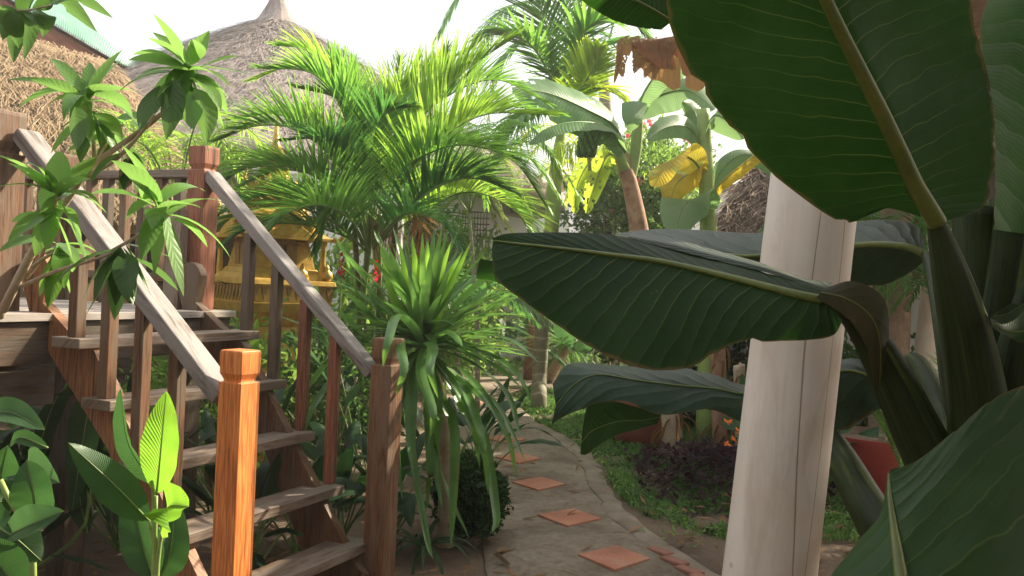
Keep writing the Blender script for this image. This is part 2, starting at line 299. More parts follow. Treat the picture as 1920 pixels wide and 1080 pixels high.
M['palmdark'] = leaf_mat('palm_dark', (.045, .13, .030), (.16, .42, .05), None, .42, .36, isl=.35, spec=.5, bstr=.2)
M['palmlime'] = leaf_mat('palm_lime', (.24, .34, .03), (.60, .66, .05), None, .50, .4, isl=.3, spec=.4, bstr=.2)  # yellow-green of backlit fronds put into the leaflet colour
M['dracaena'] = leaf_mat('dracaena_leaf', (.062, .145, .034), (.26, .48, .05), None, .36, .30, 0, isl=.3, spec=.6, bstr=.25)
M['draclit'] = leaf_mat('dracaena_lit', (.11, .25, .025), (.42, .62, .06), None, .45, .32, 0, isl=.25, spec=.5, bstr=.2)  # lit copy of the dracaena leaf, glow of the upper leaves in its colour
M['mango'] = leaf_mat('shrub_leaf', (.085, .19, .030), (.30, .52, .04), (.10, .19, .06), .42, .36, 9, 1.8, (.20, .30, .10), .3, True, .35, .5, .12)
M['mangodark'] = leaf_mat('shrub_leaf_old', (.040, .085, .018), (.13, .28, .03), (.07, .13, .04), .35, .34, 9, 1.8, (.09, .15, .05), .3, True, .35, .5, .12)
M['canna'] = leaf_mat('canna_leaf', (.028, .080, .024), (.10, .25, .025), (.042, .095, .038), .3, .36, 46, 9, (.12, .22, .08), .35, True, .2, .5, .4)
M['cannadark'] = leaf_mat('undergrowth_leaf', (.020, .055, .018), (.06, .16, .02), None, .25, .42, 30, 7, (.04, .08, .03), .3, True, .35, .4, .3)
M['cannalime'] = leaf_mat('canna_leaf_lit', (.13, .30, .025), (.36, .62, .04), None, .46, .4, 22, 6, (.40, .56, .16), .55, True, .1, .4, .35)  # lit copy of the canna leaf, sun shining through put into the colour
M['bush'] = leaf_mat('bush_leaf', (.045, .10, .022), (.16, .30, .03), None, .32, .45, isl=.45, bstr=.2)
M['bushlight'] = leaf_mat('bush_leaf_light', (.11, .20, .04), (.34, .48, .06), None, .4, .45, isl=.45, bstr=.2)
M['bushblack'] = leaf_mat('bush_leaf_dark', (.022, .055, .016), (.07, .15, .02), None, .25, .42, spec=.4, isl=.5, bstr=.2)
M['purple'] = leaf_mat('purple_leaf', (.030, .012, .016), (.10, .02, .03), None, .25, .6, spec=.12, isl=.5, bstr=.2)
M['grass'] = leaf_mat('grass_blade', (.075, .17, .032), (.20, .34, .05), None, .35, .5, isl=.4, bstr=.1)
M['redflower'] = leaf_mat('red_petal', (.42, .03, .02), (.6, .06, .04), None, .35, .5, isl=.2, bstr=.1)
M['pinkflower'] = leaf_mat('pink_petal', (.70, .16, .18), (.9, .3, .3), None, .35, .5, isl=.2, bstr=.1)
M['orangeflower'] = leaf_mat('orange_petal', (.75, .26, .03), (.9, .4, .06), None, .35, .5, isl=.2, bstr=.1)
M['fruit'] = noise_mat('green_fruit', (.05, .12, .02), (.10, .20, .04), 14, .45, .2, .004)
M['litter'] = leaf_mat('fallen_leaf', (.20, .11, .05), (.25, .14, .05), None, .2, .8, isl=.5, bstr=.3)
M['lattice'] = noise_mat('dark_lattice', (.10, .08, .07), (.16, .13, .11), 6, .7, .2, .004)

# ------------------------------------------------------------------ plant builders
def blade(mb, base, tip, w, side, droop=0., fold=.25, n=10, prof=None, ripple=0., bend=None, mi=0, wave=0., k=2):
    """leaf lamina with a keel: midrib arcs from base to tip, sagging by droop (metres) ; side = width direction"""
    base, tip, side = V(base), V(tip), V(side).normalized(); t = tip-base; L = t.length
    nrm = t.cross(side).normalized(); bend = V(bend) if bend is not None else V((0, 0, 0)); rows = []
    ph = R(0, 6); side = (side - t.normalized()*side.dot(t.normalized())).normalized()
    for i in range(n+1):
        s = i/n; p = base+t*s + V((0, 0, 1))*(droop*4*s*(1-s)) + bend*(4*s*(1-s))
        ww = w*(prof(s) if prof else max(0.0, math.sin(math.pi*min(1, s*.97+.03)**.85))**.8)
        row = []
        for j in range(-k, k+1):
            q = j/k; zz = abs(q)*fold*ww + ripple*w*math.sin(s*17+ph+q*2)*abs(q) + wave*w*math.sin(s*7+ph)*q
            row.append(p+side*(q*ww*math.cos(fold*.7))+nrm*zz)
        rows.append(row)
    mb.grid(rows, mi=mi)
def sag(p, d, L, droop, n=8):       # polyline leaving p along d, falling under its weight
    out = [V(p)]; d = V(d).normalized(); q = V(p)
    for i in range(n):
        d = (d+V((0, 0, -droop/n))).normalized(); q = q+d*(L/n); out.append(q.copy())
    return out
def ribbon(mb, pts, w, side=None, fold=.2, prof=None, mi=0, k=1, twist=0):
    P = [V(p) for p in pts]; n = len(P)-1; rows = []
    for i, p in enumerate(P):
        t = (P[min(i+1, n)]-P[max(i-1, 0)]).normalized(); s = i/n
        a = t.cross(V((0, 0, 1))) if side is None else V(side)
        if a.length < .05: a = V((1, 0, 0))
        a = (a-t*a.dot(t)).normalized(); nr = a.cross(t).normalized()
        if twist: a = a*math.cos(twist*s)+nr*math.sin(twist*s); nr = a.cross(t).normalized()
        ww = w*(prof(s) if prof else (max(0, math.sin(math.pi*min(1, (s*.93+.07))))**.6)) ; row = []
        for j in range(-k, k+1):
            q = j/k; row.append(p+a*(q*ww)+nr*(abs(q)*fold*ww))
        rows.append(row)
    mb.grid(rows, mi=mi)
def frond(name, mat, parent, path, L, nl=44, w=.014, v=.35, droop=.5, base_bare=.18, rach=.010, ang=(75, 22), side_hint=None, seg=5, stemmat=None, asym=(1, 1), lw=1.0, lift=0.0, tw=0, label=None):
    """pinnate palm frond: rachis through path, leaflets on both sides"""
    N = 60; P = [V(p) for p in cr(path, N)]; mb = MB()
    mb.tube(P, [rach*(1-.8*i/(N-1)) for i in range(N)], 6, mi=1)
    for i in range(nl):
        s = base_bare+(1-base_bare)*(i+.5)/nl; f = s*(N-1); k = min(int(f), N-2); p = P[k].lerp(P[k+1], f-k)
        t = (P[min(k+2, N-1)]-P[max(k-1, 0)]).normalized()
        a = t.cross(V((0, 0, 1))) if side_hint is None else V(side_hint)
        a = (a-t*a.dot(t)); a = a.normalized() if a.length > .05 else V((1, 0, 0)); nr = a.cross(t).normalized()
        if nr.z < 0: nr = -nr
        ss = (s-base_bare)/(1-base_bare); al = math.radians(ang[0]+(ang[1]-ang[0])*ss+R(-6, 6))
        ll = L*(.55+.45*math.sin(math.pi*min(1, ss*1.15+.12)))*(1-.55*max(0, ss-.6)/.4)*R(.88, 1.08)
        for sg in (-1, 1):
            d = t*math.cos(al)+(a*sg*math.cos(v)+nr*(math.sin(v)+lift))*math.sin(al); d = d.normalized()+V((R(-.06, .06), R(-.06, .06), R(-.08, .08)))
            l2 = ll*asym[0 if sg < 0 else 1]
            ribbon(mb, sag(p, d, l2, droop*R(.6, 1.3), seg), w*lw*R(.8, 1.15), None if tw == 0 else nr*tw+a*.3, .5, lambda x: (min(1, x*6+.35))*(1-x**2.2)**.9+.02)
    return mb.build(name, [mat, stemmat or M['stemgreen']], parent, True, label=label)
def leafgrid(stations, n=44, m=7, bulge=.02, ripple=.0, rfreq=24, seed=0, wav=0.0):
    """giant leaf from stations (left edge, midrib, right edge), each a pixel + distance turned into a point"""
    Lc = cr([px(*s[0]) for s in stations], n); Mc = cr([px(*s[1]) for s in stations], n); Rc = cr([px(*s[2]) for s in stations], n); mb = MB(); rows = []
    for i in range(n):
        a, c, b = V(Lc[i]), V(Mc[i]), V(Rc[i]); row = []; s = i/(n-1)
        view = (CAM-c).normalized()
        na = 1+.010*noise.noise(V((s*34, seed, 0)))-max(0, noise.noise(V((s*21, seed, 5)))-.28)*.16; nb_ = 1+.010*noise.noise(V((s*34, seed, 9)))-max(0, noise.noise(V((s*21, seed, 7)))-.28)*.16
        a, b = c+(a-c)*na, c+(b-c)*nb_
        for j in range(-m, m+1):
            q = abs(j)/m; e = a if j < 0 else b; p = c.lerp(e, q); wd = (e-c).length
            p = p + view*(bulge*wd*4*q*(1-q))
            p = p + view*(ripple*(q**1.2)*math.sin(s*rfreq*6.28-q*3+seed)*wd*.5) + V((0, 0, 1))*(wav*q*q*math.sin(s*19+seed*2+(j > 0)*2)*wd)
            row.append(p)
        rows.append(row)
    mb.grid(rows); return mb, [V(p) for p in Mc]
def pxtube(pts, n=24, sides=10, flat=1, shift=0):   # (u,v,d,radius_px)
    q = cr(pts, n); mb = MB(); mb.tube([px(a, b, d) for a, b, d, r in q], [max(.001, r*mpp(d)) for a, b, d, r in q], sides, flat=flat, uvs=1); return mb
def bushmesh(c, rad, nleaf, ls, squash=1, lump=.35, seed=0, shell=.55, wl=.45, up=.2):
    mb = MB(); c = V(c); rad = V(rad)
    for i in range(nleaf):
        d = V((random.gauss(0, 1), random.gauss(0, 1), random.gauss(0, 1))).normalized()
        nz = noise.noise(d*2.2+V((seed*7.1, 0, 0)))*lump+noise.noise(d*5.5+V((seed*3.3, 2, 0)))*lump*.7
        r = (shell+(1-shell)*R(0, 1)**.5)*(1+nz); p = c+V((d.x*rad.x, d.y*rad.y, d.z*rad.z))*r
        if noise.noise(p*3.1/max(.3, rad.x)+V((seed, 0, 5))) < -.28: continue
        t = (d+V((R(-1, 1), R(-1, 1), R(-1, 1)+up))).normalized(); s = t.cross(V((R(-1, 1), R(-1, 1), R(-1, 1)))).normalized(); L = ls*R(.6, 1.3); W = L*wl*.5
        nr = t.cross(s); a, b = p-t*L*.5, p+t*L*.5
        mb.add([a, p+s*W+nr*W*.4, b, p-s*W+nr*W*.4], [(0, 1, 2), (0, 2, 3)])
    return mb
def bush(name, base, h, rad, nleaf, ls, mat, label, cat='bush', group=None, flowers=None, lump=.35, shell=.5, trunk=.02, wl=.45):
    o = empty(name, base, label, cat, group); sd_ = R(0, 50); c = V(base)+V((0, 0, h))
    mb = MB()
    for k in range(5):
        a = k*1.26+R(-.4, .4); e = c+V((math.cos(a)*rad[0]*.6, math.sin(a)*rad[1]*.6, R(-.1, .4)*rad[2]))
        b = V(base); mb.tube(cr([b, b.lerp(e, .45)+V((R(-.05, .05), R(-.05, .05), 0)), e], 8), [trunk*(1-.08*i) for i in range(8)], 6)
    mb.build('stem' if trunk < .06 else 'trunk', M['bark'], o, True)
    bushmesh(c, rad, nleaf, ls, lump=lump, seed=sd_, shell=shell, wl=wl).build('foliage', mat, o)
    if flowers:
        mf, nf, fs = flowers
        for i in range(nf):
            fm = MB()
            d = V((random.gauss(0, 1), random.gauss(0, 1), random.gauss(.2, 1))).normalized(); d.y = -abs(d.y)
            p = c+V((d.x*rad[0], d.y*rad[1], d.z*rad[2]))*R(.9, 1.08)
            for k in range(5):
                a = k*1.257+R(-.2, .2); q = V((math.cos(a), R(-.6, -.1), math.sin(a))); blade(fm, p, p+q*fs, fs*.38, q.cross(V((0, 1, 0))), n=3, k=1)
            fm.build('flower', mf, o)
    return o
def broadleaf(name, base, specs, mat, label, cat='plant', group=None, pet=.6, stem=.007):
    """specs: (azimuth deg, rise deg, leaf length, half width, petiole length)"""
    o = empty(name, base, label, cat, group); base = V(base)
    for az, el, L, w, pl in specs:
        a, e = math.radians(az), math.radians(el); d = V((math.cos(a)*math.cos(e), math.sin(a)*math.cos(e), math.sin(e)))
        P = sag(base+V((R(-.03, .03), R(-.03, .03), 0)), (d+V((0, 0, 1.3))).normalized(), pl, .3, 6); mb = MB()
        mb.tube(P, [stem*(1-.08*i) for i in range(7)], 6, mi=1); e0 = P[-1]; d2 = (d+V((0, 0, R(-.3, .1)))).normalized()
        tip = e0+d2*L; s = d2.cross(V((0, 0, 1))); s = s.normalized() if s.length > .1 else V((1, 0, 0))
        s = (s+V((R(-.3, .3), R(-.3, .3), R(-.4, .4)))).normalized()
        blade(mb, e0, tip, w, s, droop=L*R(.05, .2), fold=R(.15, .4), n=12, ripple=.06, k=3)
        mb.build('leaf', [mat, M['stemgreen']], o, True)
    return o
def rspecs(n, L, w, pl, el=(10, 75)):
    a0 = R(0, 360); return [(a0+i*137.5+R(-20, 20), R(*el), L*R(.7, 1.15), w*R(.8, 1.15), pl*R(.7, 1.2)) for i in range(n)]
def spray(mb, c, dirs, L, w, droop, mi=0, fold=.35, seg=9, prof=None):
    for d in dirs: ribbon(mb, sag(c, d, L*R(.8, 1.12), droop*R(.6, 1.3), seg), w*R(.8, 1.15), None, fold, prof, mi, k=1)
#PART2
# ================================================================== SETTING
def pathpoly(pts, z): return [V((x, y, z)) for x, y in pts]
mb = MB(); NX = 60                                     # ground as one sheet, denser near the camera, reaching the horizon
def gz(x, y):
    a = noise.noise(V((x*.7, y*.7, 0)))*.03+noise.noise(V((x*3, y*3, 4)))*.012
    return a*min(1, max(0, math.hypot(x, y-6)/3)) - .03
xs = sorted(set([round(-160*(abs(t)**3)*(1 if t < 0 else -1), 3) for t in [i/34 for i in range(-34, 35)]]))
rows = [[V((x, y+8, gz(x, y+8))) for x in xs] for y in xs]; mb.grid(rows)
prop(mb.build('ground', M['soil'], smooth=True), kind='structure')
PR = [(1.9, 2.0), (1.32, 3.6), (1.05, 4.4), (.77, 5.37), (.69, 6.25), (.67, 7.39), (.5, 8.4), (.2, 9.44), (.02, 11.1), (-.12, 12.5)]
PL = [(.15, 2.0), (-.02, 3.6), (-.06, 4.3), (-.1, 5.1), (-.25, 6.3), (-.42, 7.4), (-.65, 8.5), (-.88, 9.6), (-1.02, 11.1), (-1.1, 12.5)]
a_, b_ = cr(PR, 60), cr(PL, 60); mb = MB(); rows = []
for i in range(60):
    r = []
    for j in range(9):
        q = j/8; x = b_[i][0]*(1-q)+a_[i][0]*q; y = b_[i][1]*(1-q)+a_[i][1]*q; e = .03*noise.noise(V((x*4, y*4, 1))) if j in (0, 8) else 0
        r.append(V((x+e, y, .012+.008*noise.noise(V((x*1.5, y*1.5, 0)))-(.03 if j in (0, 8) else 0))))
    rows.append(r)
mb.grid(rows); prop(mb.build('path', M['concrete'], smooth=True), kind='structure')
mb = MB(); mb.grid([[V((x, y+.05*math.sin(x*2), .016+(0 if 0 < j < 3 else -.05))) for j, y in enumerate((12.45, 12.6, 13.5, 13.65))] for x in [-2+i*.25 for i in range(36)]])
prop(mb.build('path', M['concrete'], smooth=True), kind='structure')
mb = MB(); P = [V((x-.01+.03*noise.noise(V((x*9, y*9, 0))), y, .001+.010*noise.noise(V((x*5, y*5, 3))))) for x, y, *_ in a_]; mb.tube(P, [.075+.03*noise.noise(p*5) for p in P], 12, flat=.14)
prop(mb.build('kerb', M['kerb'], smooth=True), kind='structure')
# sandy worn ground between the path and the veranda
# terracotta tiles set in the path
base_t = None
names = ['nearest', 'second', 'third', 'fourth', 'fifth', 'sixth', 'seventh']
tl = [(.583, 4.66), (.402, 5.43), (.245, 6.31), (.11, 7.2), (.0, 8.05), (-.2, 9.1), (-.42, 10.4)]
lab = ['nearest terracotta tile of the path, beside the loose bricks of its edge', 'second terracotta tile of the path, level with the top of the round clipped bush', 'terracotta tile of the path to the right of the dark round bush top', 'terracotta tile partly under the hanging tips of the spiky plant', 'terracotta tile of the path just past the leaf tips of the spiky plant', 'small far terracotta tile behind the drooping strap leaves', 'farthest terracotta tile where the path bends left']
for i, (x, y) in enumerate(tl):
    mb = MB(); s = .188+R(-.008, .008); rot = R(-.13, .13); c, sn = math.cos(rot), math.sin(rot); q = [(s, .02), (.02, .21), (-s, 0), (0, -.21)]
    q = [(a*c-b*sn+x, a*sn+b*c+y) for a, b in q]; lo_ = [V((a, b, -.015)) for a, b in q]; hi = [V((a, b, .023)) for a, b in q]
    mb.add(lo_+hi, [(3, 2, 1, 0), (4, 5, 6, 7), (0, 1, 5, 4), (1, 2, 6, 5), (2, 3, 7, 6), (3, 0, 4, 7)])
    o = mb.build('path_tile', M['tile'], bevel=.004); prop(o, lab[i], 'tile', 'terracotta tiles set in the path')
for i, (u, v) in enumerate([(1235, 1030), (1262, 1050), (1290, 1066), (1318, 1084)]):
    p = gr(u, v, .02); mb = MB(); d = V((.6, -.8, 0)); s = V((.8, .6, 0)); mb.box(p-d*.07-s*.03+V((0, 0, -.03)), d*.15, s*.07, V((0, 0, .030+.006*(i % 2))))
    prop(mb.build('edging_brick', M['brick'], bevel=.008), ['red edging brick farthest from the camera, half sunk in dirt', 'red edging brick second from the far end of the row', 'red edging brick third from the far end of the row', 'red edging brick nearest the camera at the foot of the photo'][i], 'brick', 'bricks along the path edge')
# grass: blades scattered in polygons
def inpoly(x, y, P):
    c = False; n = len(P)
    for i in range(n):
        x1, y1 = P[i]; x2, y2 = P[i-1]
        if (y1 > y) != (y2 > y) and x < (x2-x1)*(y-y1)/(y2-y1)+x1: c = not c
    return c
def grass(P, n, h, name='grass', mat=None, wd=.004):
    mb = MB(); X = [p[0] for p in P]; Y = [p[1] for p in P]; k = 0
    while k < n:
        x, y = R(min(X), max(X)), R(min(Y), max(Y)); k += 1
        if not inpoly(x, y, P): continue
        dn = noise.noise(V((x*2.2, y*2.2, 9)))+.5*noise.noise(V((x*6, y*6, 2)))
        if dn < R(-.5, .05): continue
        a = R(0, 6.28); hh = h*R(.5, 1.3)*(1+dn*.6); l = V((math.cos(a), math.sin(a), 0)); s = V((-l.y, l.x, 0))*wd*R(.7, 1.5); b = V((x, y, -.025))
        m1 = b+V((0, 0, hh*.6))+l*hh*.3; t = m1+V((0, 0, hh*R(.0, .4)))+l*hh*R(.3, .7)
        mb.add([b-s, b+s, m1+s, m1-s, t], [(0, 1, 2, 3), (3, 2, 4)])
    return prop(mb.build(name, mat or M['grass']), ('short green grass and small weeds' if name == 'grass' else None), None, None, 'stuff')
G1 = [(.86, 5.75), (1.25, 5.25), (2.3, 5.3), (2.6, 7.2), (2.0, 9.5), (1.4, 11.5), (.3, 12.4), (.08, 11.2), (.28, 9.5), (.6, 8.3), (.78, 7.3), (.78, 6.2)]
grass(G1, 60000, .055); grass([(-1.2, 13.7), (4, 13.7), (5, 19), (-2, 19)], 9000, .09, wd=.009); grass([(-3.5, 8.5), (-1.0, 8.6), (-1.2, 12.3), (-3.5, 12.3)], 5000, .1, wd=.008)
# purple-leaved ground cover and dead leaves on the soil
mb = MB()
for i in range(1500):
    x, y = random.gauss(1.62, .42), random.gauss(6.75, .45)
    if x < .95: continue
    h = max(.03, .24*(1-((x-1.62)/.9)**2-((y-6.75)/1)**2))*R(.3, 1.1)
    a = R(0, 6.28); t = V((math.cos(a), math.sin(a), R(-.2, .8))); p = V((x, y, h)); blade(mb, p, p+t*R(.05, .11), .018, t.cross(V((0, 0, 1))), n=3, k=1)
prop(mb.build('ground_cover', M['purple']), 'low purple leaved ground cover beside the path', None, None, 'stuff')
mb = MB()
for i in range(1600):
    x, y = R(-4.2, .1), R(2.6, 8)
    if i % 5 == 0: x, y = R(.9, 2.4), R(3.2, 6.5)
    if i % 23 == 0: x, y = R(-.2, .8), R(4.2, 9)
    a = R(0, 6.28); t = V((math.cos(a), math.sin(a), R(-.05, .2))); p = V((x, y, R(-.01, .03))); blade(mb, p, p+t*R(.04, .16), R(.006, .02), t.cross(V((0, 0, 1))), n=3, k=1, fold=R(-.4, .6))
prop(mb.build('leaf_litter', M['litter']), 'dry fallen leaves on the soil', None, None, 'stuff')
# small green weeds along path edges
mb = MB()
for i in range(2600):
    r = R(0, 1); k = int(r*59); x, y = a_[k][0]+R(.04, .55)**1.3, a_[k][1]+R(-.1, .1)
    if i % 4 == 0: x, y = b_[k][0]-R(.02, .5), b_[k][1]
    if noise.noise(V((x*3, y*3, 7))) < -.05: continue
    if y < 4.9 or (i % 4 == 0 and y < 8): continue
    a = R(0, 6.28); t = V((math.cos(a), math.sin(a), R(0, .8))); p = V((x, y, R(0, .05))); blade(mb, p, p+t*R(.02, .05), R(.006, .012), t.cross(V((0, 0, 1))), n=2, k=1)
prop(mb.build('weeds', M['bushlight']), 'small green weeds spreading along the path', None, None, 'stuff')

# ================================================================== STAIRCASE
TH = .4289; D1 = V((math.sin(TH), math.cos(TH), 0)); D2 = V((-math.cos(TH), math.sin(TH), 0)); Z = V((0, 0, 1)); SO = V((-.9876, 3.1299, 0))
def ST(a, b, z): return SO+D1*a+D2*b+Z*z
RUN, RISE, WID = .1726, .225, 1.02
st = empty('wooden_staircase', ST(.5, .4, 0), 'steep open wooden staircase with weathered handrails and one bright orange newel post', 'staircase')
def ogee_post(mb, a, b, z0, z1, s):
    c = ST(a+s/2, b+s/2, 0); h = s/2; r = .021*s/.1
    # square post whose head is cut by V notches, with chamfered crown; four sides
    k = s/.1; zs = [(z0, h), (z1-.113*k, h), (z1-.112*k, h-.011*k), (z1-.103*k, h-.0105*k), (z1-.082*k, h-.001), (z1-.050*k, h), (z1-.012*k, h), (z1-.004*k, h-.001*k), (z1, h-.004*k)]
    rows = []
    for z, q in zs: rows.append([c+D1*(sx*q)+D2*(sy*q)+Z*z for sx, sy in ((-1, -1), (-1, 1), (1, 1), (1, -1))])
    off = R(0, 9); vs = [p for r_ in rows for p in r_]; fs = []; uv = []
    for i in range(len(rows)-1):
        for j in range(4):
            k = (j+1) % 4; fs.append((i*4+k, i*4+j, i*4+4+j, i*4+4+k)); x0, x1 = j*.13+off, (j*.13+s+off)
            uv.append([(zs[i][0], x1), (zs[i][0], x0), (zs[i+1][0], x0), (zs[i+1][0], x1)])
    n = len(rows)*4; fs.append((n-1, n-2, n-3, n-4)); uv.append([(0, 0), (0, s), (s, s), (s, 0)]); mb.add(vs, fs, uv)
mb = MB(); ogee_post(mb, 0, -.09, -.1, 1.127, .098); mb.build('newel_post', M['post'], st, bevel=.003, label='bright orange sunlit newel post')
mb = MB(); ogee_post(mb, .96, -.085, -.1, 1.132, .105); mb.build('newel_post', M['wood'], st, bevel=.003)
for i in range(5):
    mb = MB(); b0 = RUN*i+R(-.004, .004); z = RISE*(i+1) if i < 4 else 1.118
    mb.box(ST(-.0-(.0 if i else 0), b0, z-.04), D1*(WID+.0), D2*(.15 if i else .17), Z*.04)
    mb.build('tread', M['grey'] if i != 3 else M['grey'], st, bevel=.004)
for a, mt in ((.075, 'stringer'), (.90, 'wood')):     # stringers: slanting plank with a scroll at its head
    mb = MB(); pr = [(-.06, -.05), (.13, -.05), (.13+0, -.02)]
    low = [(.0+.12, -.05), (.60, .70), (.98, 1.06)]; 
    sx, sz = .30, .33
    prof = [(-.03, -.05), (.19, -.05), (.60, .70), (.93, 1.03), (1.05, 1.16), (1.10, 1.30)]
    for k in range(11):                      # scroll
        q = -.9+k*.42; prof.append((1.045+.062*math.cos(q), 1.345+.062*math.sin(q)))
    prof += [(.97, 1.27), (.95, 1.22), (.83, 1.15), (.70, 1.075)]
    for i in (4, 3, 2, 1):
        prof += [(RUN*i+.10-.11, RISE*i+.185-.01-.0 if False else RISE*(i+1)-.042), (RUN*i-.0, RISE*i+.0)]
    prof = [q for k, q in enumerate(prof)]
    mb2 = MB(); mb2.prism([(b, z) for b, z in [(-.03, -.05), (.19, -.05), (.60, .70), (.93, 1.03), (1.05, 1.16), (1.105, 1.30)]+[(1.035+.072*math.cos(q), 1.36+.072*math.sin(q)) for q in [-.6+k*.45 for k in range(10)]]+[(.99, 1.24), (.83, 1.13), (.70, 1.075), (.05, .183), (-.03, .10)]], ST(a, 0, 0), D2, Z, D1*.045)
    mb2.build('stringer', M[mt], st)
def rail(mb, a, w_, b0, z0, b1, z1, th):
    d = (D2*(b1-b0)+Z*(z1-z0)); n = d.cross(D1).normalized(); n = n if n.z > 0 else -n
    mb.box(ST(a, b0, z0)-n*th, d, D1*w_, n*th)
mb = MB(); rail(mb, .0, .10, .002, .976, 1.08, 1.925, .055); mb.build('handrail', M['rail'], st, bevel=.006)
mb = MB(); rail(mb, .975, .085, .022, .985, 1.02, 1.885, .05); mb.build('handrail', M['rail'], st, bevel=.006)
sl = (1.925-.985)/1.068
for i in range(1, 5):
    b0 = RUN*i+.052; zt = RISE*(i+1) if i < 4 else 1.118; mb = MB(); h = .985+(b0-.012)*sl-.075
    mb.box(ST(.028, b0, zt), D1*.046, D2*.046, Z*(h-zt+.02)); mb.build('baluster', M['wood'], st, bevel=.003)
    mb = MB(); mb.box(ST(.985, b0, zt), D1*.044, D2*.044, Z*(h-zt+.03)); mb.build('baluster', M['wooddark'] if i > 2 else M['woodred'], st, bevel=.003)
# deck reached by the stairs
DZ = 1.2
dk = empty('wooden_deck', ST(.2, 1.8, 0), 'raised wooden deck with slatted railing at the head of the stairs', 'deck')
mb = MB()
for i in range(17):
    mb.box(ST(-1.9, .93+i*.142, DZ-.03), D1*3.02, D2*.135, Z*(.03+R(0, .003)))
mb.build('floor', M['deck'], dk, bevel=.002)
mb = MB(); mb.box(ST(-1.9, .95, DZ-.20), D1*3.0, D2*.04, Z*.165); mb.box(ST(-1.9, 3.2, DZ-.20), D1*3.0, D2*.04, Z*.165); mb.box(ST(1.06, 1.0, DZ-.20), D1*.04, D2*2.2, Z*.165)
mb.box(ST(-1.9, .935, DZ-.36), D1*2.0, D2*.05, Z*.14); mb.build('beam', M['wooddark'], dk, bevel=.003)
for a, b in ((-.16, 1.12), (.97, 1.1), (-.2, 3.1), (.97, 3.1), (-1.2, 1.05), (-.5, 2.0), (.35, 1.15)):
    mb = MB(); mb.box(ST(a, b, -.1), D1*.11, D2*.11, Z*(DZ+.05-.2)); mb.build('post', M['wooddark'], dk, bevel=.004)
def big_newel(a, b, z1, s, mat, w2=None):
    mb = MB(); ogee_post(mb, a, b, DZ-.3, z1, s); return mb.build('newel_post', mat, dk, bevel=.004)
big_newel(.965, 1.03, 2.005, .105, M['woodred']); big_newel(-.09, 1.10, 1.99, .15, M['wood']); big_newel(1.0, 2.05, 1.99, .12, M['wood']); big_newel(1.0, 3.15, 1.99, .12, M['wood'])
mb = MB(); mb.box(ST(.90, 1.10, DZ), D1*.05, D2*.10, Z*.45); mb.build('post', M['grey'], dk, bevel=.003, label='short grey post stub beside the newel')
def hrail(mb, a0, b0, a1, b1, z, w_, th):
    p, q = ST(a0, b0, z), ST(a1, b1, z); d = q-p; s = Z.cross(d).normalized(); mb.box(p-s*w_/2, d, s*w_, Z*th)
mb = MB(); hrail(mb, 1.05, 1.14, 1.05, 3.15, 1.855, .09, .04); mb.build('rail', M['grey'], dk, bevel=.004)
mb = MB(); hrail(mb, -.02, 1.16, -1.9, 1.16, 1.86, .10, .05); mb.build('rail', M['wood'], dk, bevel=.004)
mb = MB(); hrail(mb, 1.05, 1.14, 1.05, 3.15, 1.33, .05, .04); mb.build('rail', M['wood'], dk, bevel=.003)
k = 0
for i in range(15):
    mb = MB(); b = 1.24+i*.125; mb.box(ST(1.03, b, DZ), D1*.04, D2*.045, Z*.655); mb.build('baluster', M['wood'] if i % 2 else M['wooddark'], dk, bevel=.002)
for i in range(12):
    mb = MB(); a = -.20-i*.14; mb.box(ST(a, 1.14, DZ-.3), D1*.05, D2*.045, Z*.955); mb.build('baluster', M['wood'], dk, bevel=.002)

# ================================================================== BUILDINGS BEHIND
def strands(mb, poly, n, L, wd, spread=.35, lift=.03, down=None, hair=.5):
    a, b, c, d = [V(p) for p in poly]; nr = (b-a).cross(d-a).normalized()
    if nr.dot(CAM-a) < 0: nr = -nr
    for i in range(n):
        s, t = R(0, 1), R(0, 1); p = (a*(1-s)+b*s)*(1-t)+(d*(1-s)+c*s)*t; dn = ((d*(1-s)+c*s)-(a*(1-s)+b*s)).normalized()
        e = (dn+(b-a).normalized()*R(-spread, spread)+nr*R(0, hair*.3)).normalized(); q = p+nr*R(0, lift); w_ = e.cross(nr).normalized()*wd*R(.6, 1.4); l = L*R(.5, 1.3)
        mb.add([q-w_, q+w_, q+e*l+w_*.6+nr*.01, q+e*l-w_*.6+nr*.01], [(0, 1, 2, 3)])
# grey conical thatched hut
hc = px(508, 300, 14.5); hx, hy = hc.x, hc.y; hut = empty('round_thatched_hut', (hx, hy, 0), 'grey conical thatched hut with white walls rising behind the palms', 'hut')
zt = px(508, 42, 14.5).z; ez, er = 2.75, 4.6
mb = MB(); n = 72; rows = []
def cone_r(t): return er*(t**.92)
for i in range(40):
    t = i/39; z = zt-(zt-ez)*t; rr = .12+cone_r(t)
    rows.append([V((hx+math.cos(q)*rr*(1+.012*noise.noise(V((q*4, t*9, 0)))), hy+math.sin(q)*rr, z+.03*noise.noise(V((math.cos(q)*9, math.sin(q)*9, t*18)))+(.035*((t*7) % 1)))) for q in [2*math.pi*j/n for j in range(n)]])
rows.append([V((p.x, p.y, ez-.18)) for p in rows[-1]]); rows.append([V((hx+(p.x-hx)*.9, hy+(p.y-hy)*.9, ez-.10)) for p in rows[-1]])
mb.grid(rows, close=True); rf = mb.build('roof', M['thatchgrey'], hut, True)
mb = MB()
